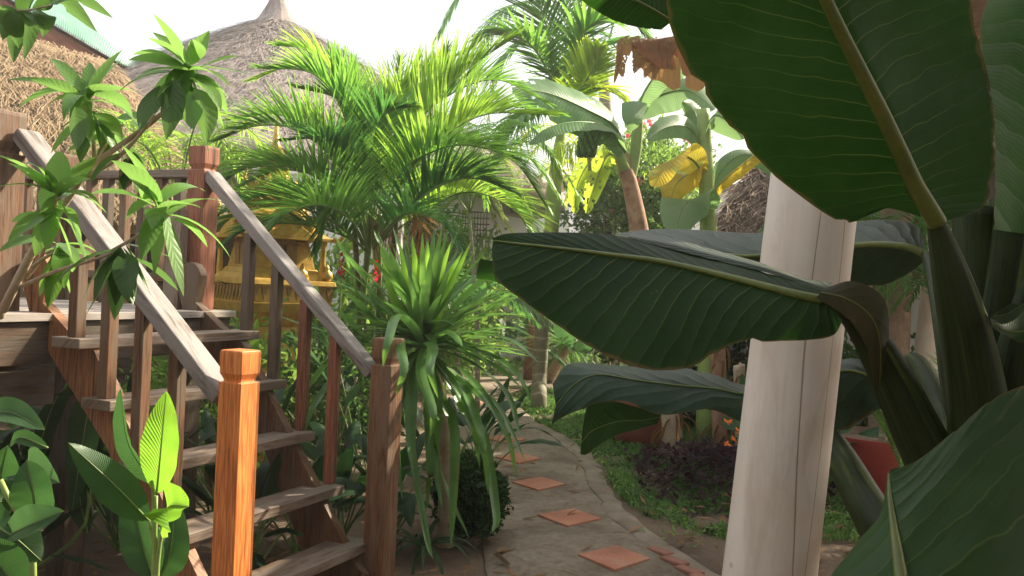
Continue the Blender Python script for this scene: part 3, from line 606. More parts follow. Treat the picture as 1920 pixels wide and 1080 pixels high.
for i in range(15000):
    q = R(3.3, 6.1); t = R(0.01, 1); z = zt-(zt-ez)*t; rr = .13+cone_r(t); c, s = math.cos(q), math.sin(q); o_ = V((c, s, 0)); dn = (o_*er*1.0-Z*(zt-ez)).normalized(); nr = (o_*(zt-ez)+Z*er).normalized(); tg = V((-s, c, 0))
    e = (dn+tg*R(-.35, .35)+nr*R(0, .25)).normalized(); p = V((hx+c*rr, hy+s*rr, z))+nr*R(.01, .06); w_ = e.cross(nr).normalized()*R(.003, .008); l = R(.15, .45)
    mb.add([p-w_, p+w_, p+e*l+w_*.5, p+e*l-w_*.5], [(0, 1, 2, 3)])
mb.build('thatch_straw', M['thatchgrey'], rf)
mb = MB(); mb.tube([(hx, hy, zt-.30), (hx, hy, zt-.05), (hx+.02, hy, zt+.15), (hx, hy, zt+.42), (hx+.03, hy, zt+.7)], [.52, .36, .22, .10, .03], 14); 
for i in range(700):
    q = R(3.1, 6.3); t = R(0, 1)**.7; rr = .50*(1-t)**1.6+.05; o_ = V((math.cos(q), math.sin(q), 0)); p = V((hx, hy, zt-.28+.9*t))+o_*rr; e = (o_*.35-Z+V((R(-.2, .2), R(-.2, .2), 0))).normalized(); w_ = e.cross(o_).normalized()*.006; mb.add([p-w_, p+w_, p+e*.16+w_*.5, p+e*.16-w_*.5], [(0, 1, 2, 3)])
mb.build('roof_cap', M['thatchgrey'], hut)
mb = MB(); rw = 3.0; mb.grid([[V((hx+math.cos(q)*rw, hy+math.sin(q)*rw, z)) for q in [2*math.pi*j/48 for j in range(48)]] for z in (-.1, 1, 2, 3.3)], close=True); mb.build('wall', M['white'], hut, True)
mb = MB(); mb.grid([[V((hx+math.cos(q)*(rw+.06), hy+math.sin(q)*(rw+.06), z)) for q in [2*math.pi*j/48 for j in range(48)]] for z in (-.1, .35)], close=True); mb.build('plinth', M['kerb'], hut, True)
# golden thatched cottage at left
ct = empty('thatched_cottage', (-4.2, 8.4, 0), 'sunlit golden straw roof of a cottage behind the deck at the left', 'cottage')
A, B_, C_, D_ = px(-420, -60, 10.2), px(205, 118, 10.6), px(420, 400, 8.2), px(-420, 400, 7.2)
mb = MB(); N = 30; rows = []
nr = (B_-A).cross(D_-A).normalized(); nr = nr if nr.dot(CAM-A) > 0 else -nr
for i in range(N+1):
    t = i/N; l, r_ = A.lerp(D_, t), B_.lerp(C_, t); rows.append([l.lerp(r_, j/N)+nr*(.05*noise.noise(V((j*.4, i*.7, 0)))+.05*((t*6) % 1)) for j in range(N+1)])
mb.grid(rows); b0 = len(mb.v); th = -nr*.22
mb.grid([[p for p in (rows[i][N], rows[i][N]+th)] for i in range(N+1)]); mb.grid([[rows[0][j], rows[0][j]+th] for j in range(N+1)]); mb.grid([[rows[N][j], rows[N][j]+th] for j in range(N+1)]); mb.grid([[q+th for q in r_] for r_ in rows[::N]])
rf = mb.build('roof', M['thatchgold'], ct, True)
mb = MB(); strands(mb, (A, B_, C_, D_), 16000, .34, .0045, .5, .07); mb.build('thatch_straw', M['thatchgold'], rf)
mb = MB(); h2 = B_+V((2.2, 3.0, -2.0)); rows = [[B_.lerp(C_, i/14)+nr*-.02, (B_+V((-1, 3.2, .1))).lerp(C_+V((-.4, 3.2, 0)), i/14)] for i in range(15)]; mb.grid(rows); mb.build('roof', M['thatchgrey'], ct)
mb = MB(); mb.box(V((-7.5, 8.6, -.1)), V((4.6, .9, 0)), V((-.7, 3, 0)), Z*2.3); mb.build('wall', M['wooddark'], ct)
# green sheet-metal roof of the house behind the cottage
gh = empty('house', (-6.4, 12.5, 0), 'house with a pale green corrugated roof and brown eave boards at the top left', 'house')
A, B_, C_, D_ = px(-120, -85, 10.9), px(250, 131, 12.3), px(266, 122, 12.9), px(-120, -175, 12.6)
mb = MB(); nC = 90; rows = []
nr = (B_-A).cross(D_-A).normalized(); nr = nr if nr.z > 0 else -nr
for j in range(nC*4+1):
    s = j/(nC*4); o_ = nr*(.022*math.sin(s*nC*2*math.pi)); rows.append([A.lerp(B_, s)+o_, D_.lerp(C_, s)+o_])
mb.grid(rows); mb.grid([[p-nr*.012 for p in r_] for r_ in rows]); mb.build('roof', M['sheet'], gh, True)
d = (B_-A); up_ = Z*.0; mb = MB(); mb.box(A-Z*.36+V((0, .10, 0)), d, V((0, .05, 0)), Z*.29); mb.build('fascia_board', M['woodred'], gh, bevel=.003)
mb = MB(); mb.box(A-Z*.52+V((0, .45, 0)), d*.98, V((0, .06, 0)), Z*.28); mb.build('fascia_board', M['wooddark'], gh, bevel=.003)
for i in range(9):
    mb = MB(); p = A+d*(i/9+.05)-Z*.12+V((0, .2, 0)); mb.box(p, d.normalized()*.07, V((.0, 1.6, -.0)), Z*.09); mb.build('rafter', M['woodred'], gh)
mb = MB(); mb.box(V((A.x, 12.4, -.1)), V((d.x*.92, d.y*.92, 0)), V((0, 4, 0)), Z*(B_.z-.3)); mb.build('wall', M['wooddark'], gh)
# compound wall, pale house, lattice fence
mb = MB(); mb.box(V((-2.75, 9.6, -.1)), V((1.55, .1, 0)), V((0, .16, 0)), Z*2.55); mb.box(V((-2.78, 9.57, 2.44)), V((1.61, .1, 0)), V((0, .22, 0)), Z*.06)
prop(mb.build('garden_wall', M['white'], bevel=.008), 'white plaster wall behind the canes of the bushy palm and the red flowers', 'wall')
mb = MB(); mb.box(V((-2.6, 16.5, -.1)), V((3.6, .3, 0)), V((0, .2, 0)), Z*3.1); mb.box(V((-2.65, 16.46, 3.0)), V((3.7, .31, 0)), V((0, .28, 0)), Z*.1)
prop(mb.build('garden_wall', M['white'], bevel=.01), 'tall white plaster wall behind the far palms', 'wall')
ph = empty('bungalow', (5.4, 24, 0), 'pale bungalow with a low pinkish roof behind the flowering shrub', 'bungalow')
mb = MB(); mb.box(V((1.5, 22.5, -.1)), V((9, 1, 0)), V((-.5, 4, 0)), Z*4.0); mb.build('wall', M['white'], ph)
mb = MB(); p0 = px(1190, 300, 22); mb.grid([[V((1.0, 21.8, p0.z-.45)), V((11, 22.9, p0.z-.45))], [V((1.4, 24, p0.z+.3)), V((10.6, 25, p0.z+.3))], [V((.6, 27, p0.z-.4)), V((10.6, 28, p0.z-.4))]]); mb.build('roof', M['pinkroof'], ph)
fe = empty('lattice_fence', (-.75, 15.2, 0), 'small dark lattice fence seen between palm fronds far behind', 'fence'); mb = MB()
p = px(868, 436, 15.2)
for i in range(9): mb.box(V((p.x+i*.05-.02, 15.2, 0)), V((.014, 0, 0)), V((0, .02, 0)), Z*(p.z+.35))
mb.build('slat', M['lattice'], fe); mb = MB()
for i in range(5): mb.box(V((p.x-.03, 15.17, p.z+.34-i*.10)), V((.47, 0, 0)), V((0, .02, 0)), Z*.018)
mb.build('rail', M['lattice'], fe)
# low thatched hut at right behind bananas
lt = empty('low_thatched_hut', (4.3, 11.6, 0), 'low brown shaggy thatched roof right of the upright banana plant', 'hut')
A, B_, C_, D_ = px(1425, 285, 10.6), px(2000, 240, 10.9), px(2050, 470, 9.2), px(1290, 500, 9.1)
mb = MB(); rows = []; nr = (B_-A).cross(D_-A).normalized(); nr = nr if nr.dot(CAM-A) > 0 else -nr
for i in range(31):
    t = i/30; l, r_ = A.lerp(D_, t**.9), B_.lerp(C_, t); rows.append([l.lerp(r_, j/30)+nr*(.12*noise.noise(V((j*.35, i*.5, 3)))+.06*((t*5) % 1)) for j in range(31)])
mb.grid(rows); mb.grid([[r_[0], r_[0]-nr*.3+V((0, .3, 0))] for r_ in rows]); mb.grid([[q, q-nr*.3] for q in rows[-1]]); mb.grid([[q-nr*.3 for q in r_] for r_ in rows[::30]]); rf = mb.build('roof', M['thatchbrown'], lt, True)
mb = MB(); strands(mb, (A, B_, C_, D_), 14000, .36, .0055, .7, .12, hair=1.2); mb.build('thatch_straw', M['thatchbrown'], rf)
mb = MB(); mb.box(V((2.15, 9.6, -.1)), V((4.5, .4, 0)), V((0, 1.2, 0)), Z*(C_.z+.1)); mb.build('wall', M['white'], lt)

# golden spirit house
sp = empty('golden_spirit_house', px(495, 800, 7.2).to_2d().to_3d(), 'golden spirit house on a pedestal seen through the stair railing', 'shrine')
sp.location.z = 0; SB = V((sp.location.x, sp.location.y, 0)); ang = math.radians(38); E1 = V((math.cos(ang), math.sin(ang), 0)); E2 = V((-math.sin(ang), math.cos(ang), 0))
k7 = 7.2/F_PX
def lev(v, u=500): return px(u, v, 7.2).z
def sbox(mb, hw, z0, z1, hw1=None, bulge=0, cx=0, cy=0):
    hw1 = hw if hw1 is None else hw1; n = 5; rows = []
    for i in range(n+1):
        t = i/n; q = hw*(1-t)+hw1*t+bulge*math.sin(math.pi*t); z = z0*(1-t)+z1*t
        rows.append([SB+E1*(sx*q+cx)+E2*(sy*q+cy)+Z*z for sx, sy in ((-1, -1), (1, -1), (1, 1), (-1, 1))])
    b = len(mb.v); mb.grid(rows, close=True); mb.f.append([b+3, b+2, b+1, b]); mb.uv.append([(0, 0)]*4); mb.mi.append(0); e = b+n*4; mb.f.append([e, e+1, e+2, e+3]); mb.uv.append([(0, 0)]*4); mb.mi.append(0)
z_l0, z_l1 = lev(582), lev(528)
mb = MB(); sbox(mb, .30, -.1, .12); sbox(mb, .25, .12, .2, .19); sbox(mb, .17, .2, z_l0-.12); sbox(mb, .17, z_l0-.12, z_l0, .31); mb.build('pedestal', M['gold'], sp, bevel=.004)
mb = MB(); sbox(mb, .355, z_l0, z_l0+.075, .375); sbox(mb, .36, z_l0+.075, z_l1-.02, .36); sbox(mb, .385, z_l1-.02, z_l1+.02, .375); lg = mb.build('ledge', M['gold'], sp, bevel=.005)
mb = MB()
for side in range(4):
    e1, e2 = [(E1, -E2), (E2, E1), (-E1, E2), (-E2, -E1)][side]
    for i in range(11):
        c = SB+e2*.3615+e1*(-.33+i*.066)+Z*(z_l0+.085); h = (z_l1-.03-z_l0-.085); w_ = .026
        mb.add([c-e1*w_+Z*h, c+e1*w_+Z*h, c+e2*.006, c-e1*w_+Z*h+e2*.008, c+e1*w_+Z*h+e2*.008, c+e2*.014], [(3, 5, 4), (0, 2, 5, 3), (2, 1, 4, 5), (1, 0, 3, 4)])
mb.build('frieze', M['golddark'], lg)
zb = z_l1+.02; zr = lev(445)
mb = MB(); sbox(mb, .33, zb, zb+.05, .30); sbox(mb, .29, zb+.05, zb+.09, .265); sbox(mb, .255, zb+.09, zr-.03, .215); mb.build('body', M['gold'], sp, bevel=.004)
for sx, sy in ((-1, -1), (1, -1), (1, 1), (-1, 1)):
    mb = MB(); c = SB+E1*sx*.30+E2*sy*.30; H_ = zr-zb; mb.tube([c+Z*(zb+H_*t) for t in (0, .05, .1, .15, .5, .85, .9, .95, 1)], [.035, .035, .022, .028, .020, .022, .03, .022, .035], 10); mb.build('pillar', M['gold'], sp, True)
for e1, e2 in ((E1, -E2), (E2, E1), (-E1, E2), (-E2, -E1)):
    mb = MB(); c = SB+e2*.246; hh = zr-zb-.14
    for j in range(2): mb.box(c+e1*(-.10 if j == 0 else .012)+Z*(zb+.11), e1*.088, e2*.012, Z*hh*.85)
    mb.prism([(-.13, 0), (.13, 0), (0, .09)], c+Z*(zb+.11+hh*.85), e1, Z, e2*.018); mb.build('door', M['golddark'], sp, bevel=.002)
z = zr-.02
for i, (hw, hh) in enumerate(((.36, .10), (.27, .10), (.19, .10), (.12, .10))):
    mb = MB(); sbox(mb, hw, z, z+.025, hw*1.0); sbox(mb, hw*.97, z+.025, z+hh+.04, hw*.62, -.02)
    for e1, e2 in ((E1, -E2), (E2, E1), (-E1, E2), (-E2, -E1)):
        c = SB+e2*hw+Z*(z+.025); mb.prism([(-hw*.55, 0), (hw*.55, 0), (hw*.2, .09), (0, .19), (-hw*.2, .09)], c, e1, Z, -e2*.02)
    mb.build('roof_tier', M['gold'], sp, bevel=.003)
    for sx, sy in ((-1, -1), (1, -1), (1, 1), (-1, 1)):
        mb = MB(); dd = (E1*sx+E2*sy).normalized(); c = SB+E1*sx*hw+E2*sy*hw+Z*(z+.01); mb.tube([c, c+dd*.05+Z*.01, c+dd*.08+Z*.06, c+dd*.06+Z*.12, c+dd*.085+Z*.16], [.022, .018, .014, .010, .003], 8); mb.build('finial', M['gold'], sp, True)
    z += hh+.04
mb = MB(); mb.tube([SB+Z*(z-.05), SB+Z*(z+.08), SB+Z*(z+.14), SB+Z*(z+.2), SB+Z*(z+.45)], [.09, .06, .075, .03, .004], 12); mb.build('spire', M['gold'], sp, True)
for i, (sx, sy) in enumerate(((.34, -.34), (.12, -.345))):
    mb = MB(); c = SB+E1*sx*.96+E2*sy*.96+Z*(zb); mb.tube([c, c+Z*.01, c+Z*.035, c+Z*.07, c+Z*.085, c+Z*.10, c+Z*.135], [.022, .035, .048, .04, .018, .022, .004], 12)
    prop(mb.build('offering_urn', M['gold'], None, True), ['small gold urn at the right corner of the spirit house ledge', 'small gold urn at the middle of the spirit house ledge'][i], 'urn')

# ================================================================== COLUMNS AND VERANDA
def column(u0, v0, u1, v1, d, r0, r1, label, d1=None):
    p0, p1 = px(u0, v0, d), px(u1, v1, d1 or d); dr = (p1-p0); k0 = (p0.z+.05)/dr.z; a = p0-dr*k0; b = p0+dr*((3.3-p0.z)/dr.z)
    o = empty('wooden_column', (a.x, a.y, 0), label, 'column', 'pale columns of the veranda'); mb = MB(); n = 40; rows = []
    for i in range(n):
        t = i/(n-1); p = a.lerp(b, t); r_ = r0*(1-t)+r1*t; rows.append([p+V((math.cos(q), math.sin(q), 0))*r_*(1+.012*noise.noise(V((math.cos(q)*1.4, math.sin(q)*1.4, t*3+u0)))+.004*noise.noise(V((math.cos(q)*9, math.sin(q)*9, t*30)))) for q in [2*math.pi*j/40 for j in range(40)]])
    mb.grid(rows, U=[3.3*i/(n-1) for i in range(n)], close=True); mb.build('shaft', M['column'], o, True)
    mb = MB(); mb.tube([V((a.x, a.y, -.05)), V((a.x, a.y, .1)), V((a.x, a.y, .16))], [r0*1.5, r0*1.45, r0*1.2], 24); mb.build('base', M['kerb'], o, True); return o
DC = 2.55
column(1442, 1080, 1524, 370, DC, .132, .112, 'thick pale wooden column in front, with dark drying cracks, behind the big leaf')
column(1746, 660, 1762, 500, 7.4, .13, .12, 'slim white column seen through the gap left of the dark leaf stalks')
column(1905, 640, 1922, 480, 4.6, .13, .12, 'pale column at the right edge, glimpsed behind the dark stalks')
# unseen veranda roofs and ceiling, shaped and stretched to shade the foreground
vr = empty('veranda', (2.6, 0, 0), 'unseen veranda, its low roofs shaped to shade the right foreground', 'veranda')
mb = MB(); mb.grid([[V((.95, -4.5, 2.75)), V((1.02, 3.19, 2.75))], [V((5.5, -4.5, 4.6)), V((5.5, 3.19, 4.6))]]); mb.grid([[V((.95, -4.5, 2.62)), V((1.02, 3.19, 2.62))], [V((5.5, -4.5, 4.45)), V((5.5, 3.19, 4.45))]])
mb.grid([[V((.95, -4.5, 2.75)), V((1.02, 3.19, 2.75))], [V((.95, -4.5, 2.62)), V((1.02, 3.19, 2.62))]]); mb.grid([[V((1.02, 3.19, 2.75)), V((5.5, 3.19, 4.6))], [V((1.02, 3.19, 2.62)), V((5.5, 3.19, 4.45))]]); mb.build('roof', M['thatchbrown'], vr)
mb = MB(); mb.box(V((-3.4, -6, 2.62)), V((4.35, 0, 0)), V((0, 7.0, 0)), Z*.12); mb.build('ceiling', M['wooddark'], vr)  # unseen ceiling, carried left to darken the stairs side
mb = MB(); mb.grid([[V((1.58, 3.2, 2.85)), V((2.4, 7.4, 2.85))], [V((6.2, 3.32, 3.9)), V((6.2, 7.4, 3.9))]]); mb.grid([[V((1.58, 3.2, 2.72)), V((2.4, 7.4, 2.72))], [V((6.2, 3.32, 3.77)), V((6.2, 7.4, 3.77))]]); mb.grid([[V((1.58, 3.2, 2.85)), V((2.4, 7.4, 2.85))], [V((1.58, 3.2, 2.72)), V((2.4, 7.4, 2.72))]]); mb.build('roof', M['thatchbrown'], vr)  # unseen second roof, slanted edge fitted to shade path and low treads
mb = MB(); mb.box(V((-3.4, -4.1, -.1)), V((8.8, 0, 0)), V((0, .15, 0)), Z*2.9); mb.box(V((5.4, -6, -.1)), V((0, 9, 0)), V((.15, 0, 0)), Z*3.4); mb.build('wall', M['white'], vr)

# red pots
def bowl(name, c, r, h, mat, label, cat='pot'):
    mb = MB(); c = V(c); mb.tube([c+Z*(h*t) for t in (0, .05, .4, .8, .92, 1.0)], [r*.62, r*.66, r*.9, r*1.0, r*1.06, r*1.06], 40, cap=False); b = MB()
    rows = [[c+V((math.cos(q)*r*k, math.sin(q)*r*k, z)) for q in [2*math.pi*j/40 for j in range(40)]] for k, z in ((1.06, h), (.97, h))]; mb.grid(rows, close=True); rows = [[c+V((math.cos(q)*r*k, math.sin(q)*r*k, z)) for q in [2*math.pi*j/40 for j in range(40)]] for k, z in ((.97, h), (.95, h*.93), (.5, h*.96), (.02, h*.95))]; mb.grid(rows, close=True, mi=1)
    return prop(mb.build(name, [mat, M['soil']], None, True), label, cat)
pc = gr(1640, 935); bowl('planter', (pc.x+.12, pc.y+.2, 0), .36, .42, M['redpot'], 'bright red round planter glimpsed between the column and the leaf stalks', 'planter')
pc2 = gr(1195, 845); bowl('planter', (pc2.x+.08, pc2.y+.45, 0), .33, .40, M['redclay'], 'dull red clay planter behind the purple leaved plants', 'planter')
#PART3
# ================================================================== MID-GROUND PALMS
def pp(*q): return [px(*a) for a in q]
ap = empty('areca_palm', gr(700, 790), 'big bushy feathery palm with arching fronds in the middle of the garden', 'palm'); ab = ap.location.copy()
for i, (u, v, d) in enumerate([(690, 470, 6.6), (668, 480, 6.7), (710, 470, 6.9), (738, 470, 6.5), (700, 440, 7.0)]):
    e = px(u, v, d); b = V((ab.x+(i-2)*.09, ab.y+R(-.1, .1), -.1)); mb = MB(); mb.tube(cr([b, b.lerp(e, .5)+V((R(-.04, .04), 0, 0)), e, e+(e-b)*.15], 14), [.035-.0015*j for j in range(14)], 8)
    mb.build('cane', M['ringtrunk'] if i % 2 else M['stemgreen'], ap, True)
FR = [  # path (u,v,distance), leaflet length, pairs, material, droop, side hint
 ([(690, 460, 6.6), (672, 330, 6.5), (640, 205, 6.4), (585, 138, 6.3), (490, 128, 6.2)], .42, 50, 'palm', .35, 0),
 ([(688, 460, 6.6), (650, 335, 6.3), (575, 252, 6.1), (490, 235, 5.9), (412, 262, 5.8)], .42, 46, 'palm', .45, 0),
 ([(684, 465, 6.6), (640, 370, 6.3), (560, 318, 6.0), (470, 315, 5.8), (405, 350, 5.7)], .40, 46, 'palm', .5, 0),
 ([(684, 470, 6.5), (650, 400, 6.2), (570, 365, 5.9), (480, 370, 5.7), (415, 400, 5.6)], .40, 44, 'palmdark', .5, 0),
 ([(690, 470, 6.5), (665, 385, 6.1), (638, 372, 5.9), (610, 410, 5.8), (592, 470, 5.7)], .34, 34, 'palm', .7, 0),
 ([(696, 450, 6.7), (712, 300, 6.8), (735, 190, 6.9), (750, 110, 7.0)], .40, 40, 'palmbright', .15, 1),
 ([(698, 455, 6.7), (735, 310, 6.8), (800, 210, 6.8), (870, 135, 6.8), (965, 70, 6.8)], .46, 50, 'palmbright', .35, 0),
 ([(700, 460, 6.6), (745, 335, 6.4), (795, 292, 6.2), (870, 272, 6.0), (960, 300, 5.9), (1020, 380, 5.9)], .44, 54, 'palm', .6, 0),
 ([(700, 455, 6.8), (770, 310, 6.9), (850, 235, 6.9), (940, 200, 6.9), (1050, 215, 6.9)], .44, 50, 'palm', .45, 0),
 ([(702, 465, 6.5), (760, 400, 6.2), (820, 350, 6.1), (890, 335, 6.0), (960, 360, 5.9)], .42, 46, 'palmdark', .6, 0),
 ([(695, 450, 6.9), (690, 320, 7.1), (680, 220, 7.2), (640, 140, 7.2), (600, 110, 7.2)], .38, 44, 'palm', .3, 0),
 ([(695, 455, 6.8), (705, 350, 6.6), (700, 270, 6.4), (720, 215, 6.2), (770, 200, 6.1)], .42, 44, 'palmdark', .4, 0),
 ([(690, 470, 6.5), (640, 440, 6.3), (560, 420, 6.1), (480, 425, 6.0), (420, 455, 5.9)], .36, 38, 'palmdark', .6, 0),
 ([(700, 460, 6.8), (780, 350, 7.0), (870, 330, 7.1), (960, 380, 7.2), (1000, 460, 7.2)], .40, 44, 'palm', .7, 0),
 ([(698, 455, 7.0), (720, 330, 7.2), (765, 240, 7.3), (815, 150, 7.4), (840, 90, 7.4)], .40, 44, 'palm', .2, 1),
 ([(694, 460, 6.6), (668, 350, 6.4), (628, 290, 6.2), (600, 262, 6.0), (540, 262, 5.9)], .36, 40, 'palmdark', .4, 0),
 ([(700, 455, 6.7), (760, 330, 6.5), (830, 260, 6.3), (910, 215, 6.2), (1030, 215, 6.1)], .44, 48, 'palmbright', .35, 0),
 ([(698, 450, 6.9), (700, 320, 7.0), (735, 215, 7.0), (790, 150, 7.0), (850, 110, 7.0)], .44, 46, 'palmbright', .3, 0),
 ([(696, 450, 6.7), (690, 330, 6.6), (670, 240, 6.5), (630, 185, 6.4), (560, 165, 6.3)], .40, 44, 'palm', .35, 0),
 ([(686, 470, 6.5), (630, 420, 6.1), (545, 385, 5.8), (450, 400, 5.6), (400, 440, 5.5)], .38, 40, 'palm', .5, 0),
 ([(690, 440, 6.9), (670, 280, 7.0), (630, 150, 7.1), (575, 95, 7.2), (520, 85, 7.2)], .38, 40, 'palmbright', .3, 0),
 ([(690, 460, 6.6), (650, 380, 6.4), (590, 330, 6.2), (520, 320, 6.1), (450, 350, 6.0)], .38, 42, 'palm', .45, 0),
 ([(690, 470, 6.3), (655, 410, 5.9), (600, 385, 5.6), (540, 400, 5.4), (490, 450, 5.3)], .34, 36, 'palm', .6, 0),
 ([(692, 455, 7.0), (680, 300, 7.3), (640, 180, 7.4), (560, 125, 7.5), (470, 150, 7.6)], .40, 42, 'palmbright', .4, 0),
 ([(702, 462, 6.7), (790, 400, 6.6), (880, 360, 6.5), (970, 400, 6.4), (1010, 480, 6.4)], .42, 44, 'palmbright', .6, 0),
 ([(700, 455, 7.0), (760, 260, 7.1), (840, 180, 7.2), (930, 150, 7.2), (1020, 190, 7.2)], .42, 46, 'palm', .4, 0),
 ([(690, 460, 6.9), (660, 330, 6.9), (600, 250, 6.9), (520, 215, 6.8), (430, 225, 6.8)], .38, 42, 'palmbright', .4, 0),
 ([(700, 465, 6.4), (735, 420, 6.0), (770, 400, 5.7), (830, 420, 5.5), (870, 480, 5.4)], .34, 38, 'palmdark', .7, 0)]
for path, L, nl, mt, dr, hint in FR:
    frond('frond', M[mt], ap, pp(*path), L*R(1.02, 1.3), int(nl*1.6), .0100, R(.35, .75) if not hint else .25, dr*R(.4, .8), .16, .010, (R(54, 64), R(12, 20)), side_hint=(1, .2, 0) if hint else None, lift=R(0, .2))
frond('frond', M['deadleaf'], ap, pp((704, 450, 6.6), (740, 400, 6.4), (775, 400, 6.3), (795, 450, 6.2), (800, 530, 6.2)), .30, 30, .010, .3, .9, .15, .009, (50, 20), label='withered brown frond')
mb = MB(); c = px(720, 415, 6.7)
for i in range(260): ribbon(mb, sag(c+V((R(-.12, .12), R(-.1, .1), R(-.1, .1))), (R(-.5, .5), R(-.5, .5), -1), R(.12, .3), .3, 3), .0025, None, .1)
mb.build('fibre', M['litter'], ap)
# tall ringed palm by the path
tp = empty('ringed_trunk_palm', gr(1010, 764), 'tall palm with a pale ringed trunk standing in the grass by the path', 'palm'); tb = tp.location.copy()
mid = [px(1012, 700, 10.5), px(1020, 560, 10.45), px(1034, 430, 10.4)]; mb = MB(); pts = cr([tb-Z*.1, tb+Z*.12]+mid, 40); mb.tube(pts, [.115 if i < 2 else .092-.0003*i for i in range(40)], 16, uvs=1); mb.build('trunk', M['ringtrunk'], tp, True)
cs = [px(1034, 435, 10.4), px(1040, 340, 10.4), px(1048, 280, 10.35), px(1056, 215, 10.3)]; mb = MB(); mb.tube(cr(cs, 12), [.082, .088, .088, .085, .08, .075, .07, .065, .06, .05, .045, .04], 14); mb.build('crownshaft', M['shaft'], tp, True)
C0 = (1056, 225, 10.3)
TF = [([C0, (1040, 100, 10.3), (1015, 20, 10.3), (985, -70, 10.3)], .75, 34, 'palm', .2, 1),
 ([C0, (1075, 110, 10.2), (1110, 45, 10.1), (1170, 35, 10.0), (1225, 75, 9.9)], .72, 40, 'palm', .75, 0),
 ([C0, (1060, 100, 10.4), (1070, 0, 10.5), (1100, -90, 10.6)], .8, 36, 'palm', .3, 1),
 ([C0, (1030, 140, 10.2), (990, 80, 10.0), (930, 60, 9.9), (880, 90, 9.8)], .6, 36, 'palm', .5, 0),
 ([C0, (1090, 180, 10.0), (1120, 165, 9.8), (1160, 180, 9.7), (1190, 215, 9.6)], .46, 26, 'palmlime', .6, 0),
 ([C0, (1080, 180, 9.9), (1100, 150, 9.7), (1118, 118, 9.6), (1125, 90, 9.5)], .46, 30, 'palmlime', .1, 1),
 ([C0, (1020, 210, 10.1), (985, 215, 9.9), (950, 250, 9.8), (930, 300, 9.7)], .5, 30, 'palm', .8, 0),
 ([C0, (1075, 150, 10.6), (1120, 90, 10.9), (1190, 70, 11.1)], .6, 34, 'palmdark', .8, 0)]
for path, L, nl, mt, dr, h in TF: frond('frond', M[mt], tp, pp(*path), L, int(nl*1.5), .026, .25, dr, .16, .02, (62, 22), side_hint=(1, 0, .1) if h else None)
for k in range(3):
    mb = MB(); c = px(1050+k*14, 265, 10.2)
    for i in range(26): ribbon(mb, sag(c, (R(-.7, .7), R(-.6, .1), R(-.6, .2)), R(.3, .55), 1.6, 6), .006, None, .2)
    mb.build('flower_stalk', M['palmlime'], tp)
# thin leaved coconut palm above, against the sky
cp = empty('coconut_palm', px(1150, 540, 15).to_2d().to_3d(), 'thin fronds of a taller palm against the white sky behind the ringed palm', 'palm'); cp.location.z = 0; cb = cp.location.copy(); ct0 = px(1130, 120, 15)
mb = MB(); mb.tube(cr([cb-Z*.1, cb.lerp(ct0, .5)+V((.1, 0, 0)), ct0], 20), [.15-.003*i for i in range(20)], 12); mb.build('trunk', M['ringtrunk'], cp, True)
c1 = (1130, 120, 15)
for q in ([c1, (1060, -60, 14.8), (960, -110, 14.6), (870, -20, 14.4), (820, 70, 14.2)], [c1, (1050, 20, 14.5), (960, 10, 14), (900, 90, 13.7), (880, 190, 13.5)], [c1, (1080, 60, 14.6), (1000, 60, 14.4), (930, 130, 14.2), (905, 240, 14)], [c1, (1180, -40, 15), (1260, -60, 15), (1330, 20, 15)], [c1, (1060, 150, 14.2), (1000, 190, 13.6), (960, 270, 13.2), (950, 380, 13)]):
    frond('frond', M['palmdark'], cp, pp(*q), .95, 52, .014, .1, .7, .12, .022, (60, 30))
# lower fronds hanging behind (feathery mass between the palms)
def small_palm(name, base, tops, mt, label, L=.4, group=None, nl=34, w=.011, dr=.6, trunk=.03):
    o = empty(name, base, label, 'palm', group); mb = MB(); r0 = V(tops[0][0] if isinstance(tops[0][0], V) else px(*tops[0][0])); b = V(base)
    mb.tube(cr([b-Z*.08, b.lerp(r0, .5)+V((.03, 0, 0)), r0], 10), [trunk*(1-.05*i) for i in range(10)], 8); mb.build('trunk', M['ringtrunk'], o, True)
    for q in tops: frond('frond', M[mt], o, [a if isinstance(a, V) else px(*a) for a in q], L, nl, w, .35, dr, .12, .008, (70, 22))
    return o
def arcs(c, n, Ln, rise, a0=0, jit=20, az_rng=360):
    out = []; c = V(c)
    for i in range(n):
        a = math.radians(a0+i*az_rng/n+R(-jit, jit)); d = V((math.cos(a), math.sin(a), 0)); l = Ln*R(.8, 1.15); rs = rise*R(.6, 1.3)
        out.append([c, c+d*l*.3+Z*l*rs, c+d*l*.65+Z*l*rs*1.05, c+d*l+Z*l*(rs*.45-.1)])
    return out
p = gr(930, 706); small_palm('feather_palm', V((-.3, 9.6, 0)), arcs(px(880, 400, 9.6), 11, 1.25, .5), 'palm', 'fine feathery palm behind the drooping right fronds of the bushy palm', .40, None, 40, .010, .9)
small_palm('feather_palm', V((-.95, 12.4, 0)), arcs(px(800, 440, 12.4), 12, 1.5, .6), 'palmlime', 'lime yellow palm coloured as if backlit, behind the bushy palm', .45, None, 34, .012, .6)
small_palm('feather_palm', V((-2.6, 6.6, 0)), arcs(px(330, 400, 6.9), 10, 1.1, .5), 'palmbright', 'lime palm clump glimpsed through the deck railing balusters', .34, None, 32, .010, .6)
small_palm('feather_palm', V((-.45, 7.6, 0)), arcs(V((-.45, 7.6, 1.05)), 9, .95, .35), 'palmdark', 'low dark palm behind the spiky strap leaved plant', .34, None, 34, .010, .9)
small_palm('feather_palm', V((1.2, 12.6, 0)), arcs(px(1120, 380, 12.6), 10, 1.3, .5), 'palmlime', 'sunny yellow green palm behind the hanging fruit bunch', .5, None, 26, .016, .9)
